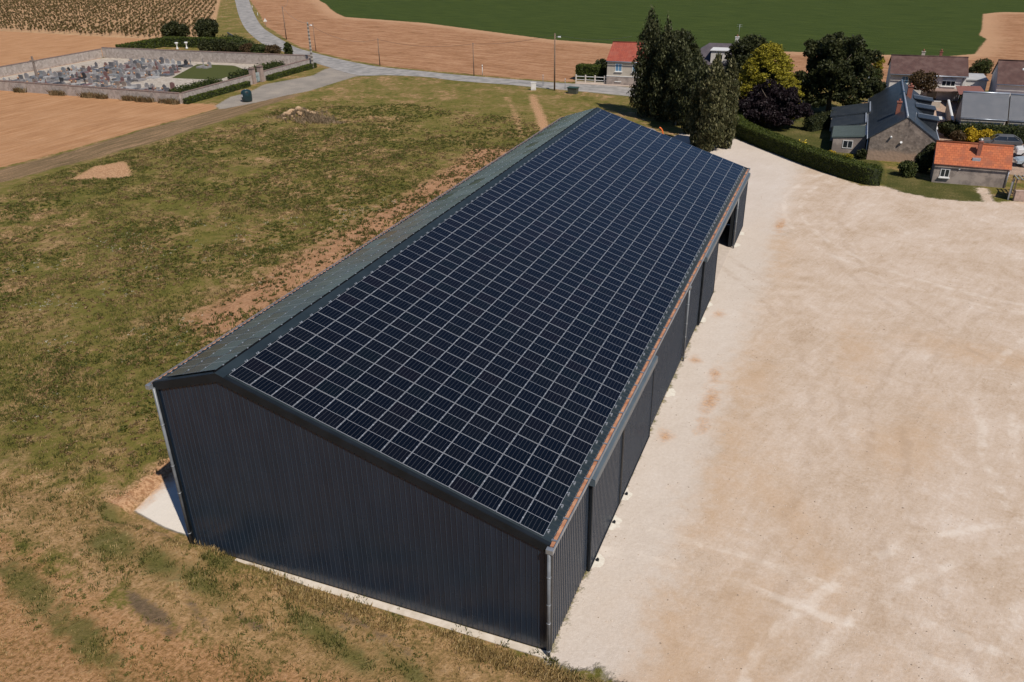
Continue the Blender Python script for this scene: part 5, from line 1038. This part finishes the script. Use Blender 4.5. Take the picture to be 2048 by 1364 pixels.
# white house
WH = house('white_house', 'white rendered house under a long brown tiled roof, beyond the slate roofed house', 'house', 13.4, 127.6, .035, 11.0, 8.6, 4.0, 5.95, WROUGH, BRTILE, .5, side_ov=.2)
m = MB(); m.box(.6, 1.4, -.012, -.003, .0, 0.01)
window(WH, (8.6, 0, 2.7), 2.0, 1.0, panes=3); m = MB(); m.box(7.65, 9.55, -.13, -.055, 3.0, 3.45); m.build('roller_shutter', ZINC, WH)
window(WH, (2.2, 0, 2.9), 1.1, 1.2, shutter=True); m = MB(); m.box(7.3, 9.4, -.06, -.003, .05, 1.35); m.build('garage_door', FRAME, WH)
m = MB(); m.box(5.8, 7.2, -.05, -.003, .0, 1.6); m.build('dark_opening', GLASS, WH); m = MB(); m.box(5.5, 10.6, -2.2, -.06, 1.72, 1.86); b_ = m.build('balcony', M2('balcony_slab', (.32, .22, .18), (.26, .18, .15), 2), WH)
m = MB(); m.box(-.06, 11.06, -.035, -.003, 1.55, 1.68); m.build('brick_band', BRICK, WH)
chimney(WH, 7.2, 4.9, 5.2, 6.7, .4, .4); chimney(WH, 4.6, 5.0, 5.2, 6.6, .5, .4, CREAM); m = MB(); m.tube([(10.55, -.12, 0), (10.55, -.12, 3.7)], .05, 8); m.build('downpipe', gm['dark grey'], WH)
m = MB(); m.box(10.0, 11.3, -4.2, -4.0, 0, 1.2); 
# slate outbuildings
SB = house('slate_outbuilding', 'outbuilding with a plain blue grey slate roof behind the parked grey car', 'outbuilding', 21.95, 101.0, .05, 5.25, 4.4, 3.0, 5.6, CREAM, GSLATE, .2, capm=ZINC, side_ov=.12)
SB2 = house('slate_outbuilding', 'second slate roofed outbuilding cut by the right edge of the picture', 'outbuilding', 27.6, 101.6, .05, 6.2, 4.2, 2.9, 5.5, CREAM, GSLATE, .2, capm=ZINC, side_ov=.12)
window(SB2, (3.0, 0, 1.4), 1.2, 1.1)
m = MB(); 
# brown roofed house at the right
BH = house('brown_house', 'house with brown tiled roof at the right edge beyond the courtyard', 'house', 28.2, 123.0, -.02, 12, 9.0, 3.9, 6.4, WROUGH, BRTILE, .4)
window(BH, (2.0, 0, 1.6), 1.2, 1.2); m = MB(); m.box(.4, 1.5, -.05, -.003, .02, 2.2); m.build('door', BRICK, BH); window(BH, (4.4, 0, 1.6), 1.2, 1.2, shutter=True); m = MB(); m.lathe([(.2, 5.3), (.25, 5.5), (.12, 5.7)], (3.3, 2.8), 8); m.build('roof_vent', LAMP, BH)
FB = empty('flat_annex', (24.0, 129.5, 0), .03); tag(FB, 'low annex with pale grey flat roof between the white house and the brown roofed house', 'annex')
m = MB(); m.box(0, 3.6, 0, 6, 0, 3.0); m.build('wall', WROUGH, FB); m = MB(); m.box(-.15, 3.75, -.15, 6.15, 3.001, 3.15); m.build('roof', M2('flat_roof', (.42, .42, .42), (.36, .36, .36), 1), FB); m = MB(); m.box(.4, 2.2, -.03, -.002, .2, 2.2); m.build('door', FRAME, FB)
AW = empty('awning', (23.2, 121.6, 0), .1); tag(AW, 'reddish brown awning slanting over the pale courtyard', 'awning'); m = MB(); m.hexa([(0, 0, 2.1), (4.0, 1.0, 2.1), (3.6, 4.2, 2.7), (0, 3.6, 2.7), (0, 0, 2.16), (4.0, 1.0, 2.16), (3.6, 4.2, 2.76), (0, 3.6, 2.76)]); m.build('canopy', M2('awning_cloth', (.22, .09, .07), (.18, .075, .06), 2), AW)
for (x_, y_) in ((.05, .1), (3.85, 1.05)): m = MB(); m.tube([(x_, y_, 0), (x_, y_, 2.1)], .04, 6); m.build('leg', gm['dark grey'], AW)
wall('pale wall between the terrace and the slate outbuilding', (21.3, 103.5), (21.6, 118), 1.9, .25, CREAM, FRAME, capw=.03, caph=.05)
wall('low pale garden wall in front of the white house terrace', (17.0, 121.0), (20.9, 121.4), 1.0, .2, CREAM, FRAME, capw=.03, caph=.05)
tag(MB().box(16.6, 21.0, 101, 119, .0, .05).build('terrace', M2('terrace_mat', (.52, .36, .25), (.46, .31, .22), .8)), kind='structure')
TT = empty('patio_table', (20.0, 110.2, 0), .1); tag(TT, 'white rectangular table on the beige terrace right of the dormers', 'table'); m = MB(); m.box(-.8, .8, -1.0, 1.0, .7, .76); m.build('tabletop', WP, TT)
for (sx, sy) in ((-.7, -.9), (.7, -.9), (-.7, .9), (.7, .9)): m = MB(); m.box(sx-.03, sx+.03, sy-.03, sy+.03, .05, .699); m.build('leg', WP, TT)
# red roofed house at the left
RH = house('red_roofed_house', 'cream house with a red tiled roof across the road left of the poplars', 'house', -33.4, 125.6, .02, 7.4, 8.4, 4.3, 6.75, CREAM, REDTILE, .3)
window(RH, (2.1, 0, 3.1), 1.25, 1.35, shutter=True); window(RH, (5.2, 0, 3.1), 1.25, 1.35, shutter=True); window(RH, (2.1, 0, 1.0), 1.0, .55); m = MB(); m.box(-.05, 7.45, -.06, -.003, 0, 1.55); m.build('stone_base', DIRT, RH)
m = MB(); m.box(-.07, 7.47, -.1, -.003, 1.551, 1.66); m.build('band', FRAME, RH)
# fence of the red roofed house
fa, fb = G(1150, 167), G(1252, 172); fa = fa+np.array([0, .6]); fb = fb+np.array([0, .6]); L = np.linalg.norm(fb-fa); t = empty('garden_fence', (fa[0], fa[1], 0), math.atan2(fb[1]-fa[1], fb[0]-fa[0])); tag(t, 'white concrete post and rail fence on a low wall before the red roofed house', 'fence')
m = MB(); m.box(0, L+3, -.09, .09, 0, .35); m.build('low_wall', CREAM, t)
for k in range(8): x_ = k*(L+3)/7; m = MB(); m.box(x_-.1, x_+.1, -.11, .11, .0, 1.5); m.build('fence_post', M2('fence_white', (.62, .55, .47), (.55, .48, .41), 3), t)
m = MB(); m.box(.1, L+2.9, -.035, .035, 1.15, 1.25); m.build('rail', FRAME, t); m = MB(); m.box(.1, L+2.9, -.035, .035, .6, .68); m.build('rail', FRAME, t)
# grey roofed house behind the poplars (hipped)
hx, hy = -21.6, 132.5; GH = empty('grey_roofed_house', (hx, hy, 0), .02); tag(GH, 'house with grey hipped roof and white dormer partly hidden behind the poplars', 'house')
Lh, Wh, He_, Hr_ = 12.0, 9.0, 3.2, 6.3
m = MB(); m.box(0, Lh, 0, Wh, 0, He_); m.build('wall', WROUGH, GH)
A_, B_, C2, D_ = (-.4, -.4, He_), (Lh+.4, -.4, He_), (Lh+.4, Wh+.4, He_), (-.4, Wh+.4, He_); R0, R1 = (4.2, Wh/2, Hr_), (Lh-2.5, Wh/2, Hr_)
roofslab(GH, A_, B_, R1, R0, PSLATE); roofslab(GH, D_, C2, R1, R0, PSLATE); roofslab(GH, A_, D_, R0, R0, PSLATE); roofslab(GH, B_, C2, R1, R1, PSLATE)
m = MB(); m.hexa([(5.2, .1, 2.9), (8.0, .1, 2.9), (8.0, 3.8, 2.9), (5.2, 3.8, 2.9), (5.2, .1, 5.4), (8.0, .1, 5.4), (8.0, 3.8, 5.55), (5.2, 3.8, 5.55)]); d_ = m.build('dormer', WROUGH, GH); window(d_, (6.7, .1, 4.4), 1.2, 1.3, shutter=False); m = MB(); m.box(5.05, 8.15, -.1, 3.9, 5.56, 5.7); m.build('dormer_roof', LAMP, d_)
chimney(GH, 9.0, 4.5, 5.6, 7.4, .6, .6, WROUGH); m = MB(); m.tube([(9.2, 4.5, 7.4), (9.2, 4.5, 9.6)], .025, 6); [m.tube([(9.2-.5, 4.5, z), (9.2+.5, 4.5, z)], .015, 5) for z in (9.2, 9.5)]; m.build('antenna', GALV, GH)
# gate, stone wall and pergola at the yard corner
t = empty('yard_gate', (25.05, 73.9, 0), 1.35); tag(t, 'dark solid gate leaf standing open by the orange roofed shed', 'gate'); m = MB(); m.box(0, 2.3, -.04, .04, .1, 1.75); m.build('gate_leaf', M2('gate_dark', (.035, .038, .042), (.05, .054, .058), 2, .6), t); m = MB(); m.box(-.14, -.02, -.07, .07, 0, 1.95); m.build('gate_post', GALV, t); m = MB(); m.box(.05, 2.25, -.065, -.042, 1.5, 1.6); m.box(.05, 2.25, -.065, -.042, .3, .4); m.build('hinge_strap', gm['dark grey'], t)
SW_ = M2('pink_rubble', (.46, .33, .27), (.34, .25, .2), 3.4, .95, 6, .6)
wall('short stone wall under the pergola at the right edge by the yard gate', (25.5, 73.8), (32, 74.6), 1.1, .5, SW_, SW_, capw=.02, caph=.04)
t = empty('pergola', (25.6, 75.4, 0), .1); tag(t, 'small pergola of slanting grey slats above the stone wall', 'pergola')
for (x_, y_) in ((.1, .1), (5.9, .1), (.1, 1.5), (5.9, 1.5)): m = MB(); m.box(x_-.05, x_+.05, y_-.05, y_+.05, 0, 1.75); m.build('post', WOOD, t)
for y_ in (.1, 1.5): m = MB(); m.box(0, 6, y_-.04, y_+.04, 1.751, 1.85); m.build('beam', WOOD, t)
for k in range(15): m = MB(); x_ = .1+k*.4; m.box(x_, x_+.14, -.1, 1.7, 1.852, 1.9); m.build('slat', M2('grey_slat', (.2, .21, .18), (.26, .26, .22), 3), t) if k == 0 else m.build('slat', bpy.data.materials['grey_slat'], t)
p = G(1605, 289); m = MB(); 
PL_ = empty('garden_toy', (p[0], p[1], 0)); tag(PL_, 'small yellow plastic garden toy on the lawn behind the curved hedge', 'toy'); YP = M2('yellow_plastic', (.65, .5, .05), (.6, .45, .04), 3, .4)
m = MB(); m.box(-.5, .5, -.25, .25, .12, .3); m.box(-.5, -.4, -.25, .25, .3, .62); m.build('body', YP, PL_); m = MB(); m.tube([(.1, 0, .3), (.4, 0, .7)], .04, 6); m.build('handle', YP, PL_)
post(1851, 345, 1.3, 'thin pale washing line post at the dark shrubs left of the shed', GALV, .03, 'washing_line_post')
t = empty('tall_garden_pole', (*G(1728, 210), 0)); tag(t, 'thin grey pole with a small white light left of the topiary tree', 'pole'); m = MB(); m.tube([(0, 0, 0), (0, 0, 5.6)], .05, 7); m.build('shaft', GALV, t); m = MB(); m.lathe([(.05, 4.9), (.15, 5.0), (.15, 5.15), (.05, 5.2)], (0, 0), 8); m.build('light', LAMP, t)
# ------------------------------------------------------------------ cars
TYRE = M2('tyre', (.015, .015, .016), (.02, .02, .02), 5, .8); RIM = M2('rim', (.45, .45, .47), (.55, .55, .57), 5, .3, metal=.8)
def car(name, label, cat, x, y, th, L, Wc, Hc, paint, van=False, rough=.3):
    t = empty(name, (x, y, 0), th); tag(t, label, cat)
    if van: prof = [(0, .45), (0, .95), (.12, 1.05), (.75, 1.15), (1.35, Hc-.1), (1.7, Hc), (L-.08, Hc), (L, Hc-.15), (L, .4)]
    else: prof = [(0, .42), (.02, .72), (.25, .86), (1.25, 1.0), (L-.12, 1.08), (L, .95), (L, .42)]
    n = len(prof); secs = []
    ws = [(-Wc/2, 1.0, 0), (-Wc/2+.04, 1.0, .03)]
    m = MB(); cols_ = []
    for yy, sc2, dz in ((-Wc/2+.09, .965, -.05), (-Wc/2, 1, 0), (Wc/2, 1, 0), (Wc/2-.0, 1, 0)):
        pass
    ring = []
    for yy, ins in ((-Wc/2, .05), (-Wc/2+.08, 0.0), (Wc/2-.08, 0.0), (Wc/2, .05)):
        b0 = len(m.v); ring.append(b0)
        for (a, z) in prof:
            aa = a+(ins if a < L/2 else -ins); m.v.append((aa, yy, z-(ins*.9 if z > .6 else 0)))
    for i in range(3):
        for k in range(n): j = (k+1) % n; m.f.append((ring[i]+k, ring[i]+j, ring[i+1]+j, ring[i+1]+k)); m.mi.append(0); m.sm.append(False)
    m.f.append(tuple(ring[0]+k for k in range(n))); m.mi.append(0); m.sm.append(False); m.f.append(tuple(ring[3]+k for k in reversed(range(n)))); m.mi.append(0); m.sm.append(False)
    PM = M2('paint_'+name+str(int(x*10)), paint, [c*1.1 for c in paint], 1, rough, spec=.7); body = m.build('body', PM, t)
    if not van:
        gp = [(1.15, .98), (1.95, Hc-.06), (L-1.05, Hc-.03), (L-.18, 1.05)]; ww = Wc/2-.07; wt = Wc/2-.26
        m = MB(); v0 = [(a, -(ww if i in (0, 3) else wt), z) for i, (a, z) in enumerate(gp)]+[(a, (ww if i in (0, 3) else wt), z) for i, (a, z) in enumerate(gp)]
        m.v += v0; m.f += [(0, 3, 2, 1), (4, 5, 6, 7), (0, 1, 5, 4), (2, 3, 7, 6), (0, 4, 7, 3)]; m.mi += [0]*5; m.sm += [False]*5; m.build('windows', GLASS, t)
        m = MB(); m.hexa([(1.93, -wt-.01, Hc-.075), (L-1.0, -wt-.01, Hc-.05), (L-1.0, wt+.01, Hc-.05), (1.93, wt+.01, Hc-.075), (2.05, -wt+.05, Hc-.01), (L-1.15, -wt+.05, Hc+.01), (L-1.15, wt-.05, Hc+.01), (2.05, wt-.05, Hc-.01)]); m.build('roof_panel', PM, t)
        for s in (-1, 1):
            m = MB()
            for (a0_, z0_2), (a1_, z1_2) in (((1.15, .98), (1.95, Hc-.06)), ((2.95, 1.0), (2.95, Hc-.06)), ((L-1.05, Hc-.03), (L-.18, 1.05))):
                o0 = ww if z0_2 < 1.2 else wt; o1 = ww if z1_2 < 1.2 else wt; m.tube([(a0_, s*(o0+.005), z0_2), (a1_, s*(o1+.005), z1_2)], .035, 6)
            m.build('pillars', PM, t)
    else:
        for s in (-1, 1): m = MB(); y0, y1 = sorted((s*(Wc/2+.001), s*(Wc/2+.012))); m.hexa([(.95, y0, 1.12), (1.9, y0, 1.12), (1.9, y1, 1.12), (.95, y1, 1.12), (1.3, y0, Hc-.35), (1.9, y0, Hc-.35), (1.9, y1, Hc-.35), (1.3, y1, Hc-.35)]); m.build('side_window', GLASS, t)
        m = MB(); m.hexa([(.80, -Wc/2+.16, 1.2), (.83, -Wc/2+.16, 1.18), (.83, Wc/2-.16, 1.18), (.80, Wc/2-.16, 1.2), (1.28, -Wc/2+.2, Hc-.12), (1.31, -Wc/2+.2, Hc-.14), (1.31, Wc/2-.2, Hc-.14), (1.28, Wc/2-.2, Hc-.12)]); m.build('windscreen', GLASS, t)
    for a in (.85, L-.85):
        for s in (-1, 1):
            m = MB(); y0, y1 = sorted((s*(Wc/2-.2), s*(Wc/2+.015))); m.tube([(a, y0, .34), (a, y1, .34)], .34, 18); w = m.build('wheel', TYRE, t)
            m = MB(); y0, y1 = sorted((s*(Wc/2+.016), s*(Wc/2+.03))); m.tube([(a, y0, .34), (a, y1, .34)], .21, 12); m.build('rim', RIM, w)
    for s in (-1, 1):
        m = MB(); m.box(-.02, .10, min(s*.45, s*.75), max(s*.45, s*.75), .60, .73); m.build('headlight', LAMP, t)
        m = MB(); m.box(L-.08, L+.02, min(s*.5, s*.8), max(s*.5, s*.8), .72, .88); m.build('tail_light', REDTILE if False else BRICK, t)
        m = MB(); y0, y1 = sorted((s*(Wc/2-.02), s*(Wc/2+.16))); m.box(1.45, 1.58, y0, y1, 1.0, 1.12); m.build('wing_mirror', PM, t)
    return t
p = G(1966, 286); car('parked_car', 'dark grey estate car parked behind the orange shed roof, in front of yellow bushes', 'car', 24.3, 97.9, -.03, 4.75, 1.85, 1.58, (.10, .105, .115))
car('parked_van', 'white van between the two cars at the right edge', 'van', 27.9, 93.6, .0, 4.9, 1.95, 1.95, (.72, .72, .71), True)
car('parked_car', 'silver blue car in front of the white van at the right edge', 'car', 27.3, 88.9, .12, 4.4, 1.8, 1.5, (.34, .40, .44))
# ------------------------------------------------------------------ vineyard
vm = []
for sd_ in range(5):
    vm.append((quads('foliage', crown([(0, 0, .8, .36, .36, .36), (.1, .1, 1.05, .26, .26, .26)], 26, .28, 300+sd_, 0, .2)), None))
for a, _ in vm: a.materials.append(VINL)
tm_ = MB(); tm_.tube([(0, 0, -.05), (.04, .02, .8)], [.06, .04], 5); tm_ = tm_.me('stem'); tm_.materials.append(BARK)
r = np.random.default_rng(77); ang = .62; u_ = np.array([math.cos(ang), math.sin(ang)]); v_ = np.array([-math.sin(ang), math.cos(ang)]); pts = []
c0 = G(200, 30)
for i in range(-75, 76):
    for j in range(-110, 111): pts.append(c0+u_*(j*1.7+r.normal()*.12)+v_*(i*2.6+r.normal()*.1))
pts = np.array(pts); pts = pts[(sdist(pts, VINE) > 1.0)]
dloc = (pts-CAM[:2])@CM[:2, :]; X3 = np.column_stack([pts, np.zeros(len(pts))])-CAM; cc_ = X3@CM; px_ = 1024+FPX*cc_[:, 0]/cc_[:, 1]; py_ = 682-FPX*cc_[:, 2]/cc_[:, 1]
ok = (px_ > -30) & (px_ < 470) & (py_ > -25) & (r.random(len(pts)) > .06); pts = pts[ok]; dd = np.hypot(pts[:, 0]-CAM[0], pts[:, 1]-CAM[1]); pts = pts[np.argsort(dd)]
inn = [(p[0], p[1]) for p in pts]
order = 0
for k, p in enumerate(pts[:300]):
    t = empty('vine_plant', (p[0], p[1], 0), r.uniform(0, 6.28)); s = r.uniform(.75, 1.15); t.scale = (s, s, s*r.uniform(.85, 1.1))
    tag(t, 'small green brown vine standing in the rows nearest the cemetery side of the vineyard', 'vine', 'vines in the rows of the vineyard'); link('foliage', vm[k % 5][0], None, t); link('stem', tm_, None, t)
Q = []; base_q = [np.array([v.co for v in a.vertices]).reshape(-1, 4, 3) for a, _ in vm]
for k, p in enumerate(pts[300:]):
    a = r.uniform(0, 6.28); s = r.uniform(.7, 1.15); b = base_q[k % 5][:20]*s; R2 = np.array([[math.cos(a), -math.sin(a), 0], [math.sin(a), math.cos(a), 0], [0, 0, 1]]); Q.append(b@R2.T+np.array([p[0], p[1], 0]))
tag(link('vines', quads('vines', np.concatenate(Q)), VINL), 'the far mass of vines in rows filling the upper left corner', 'vines', kind='stuff')
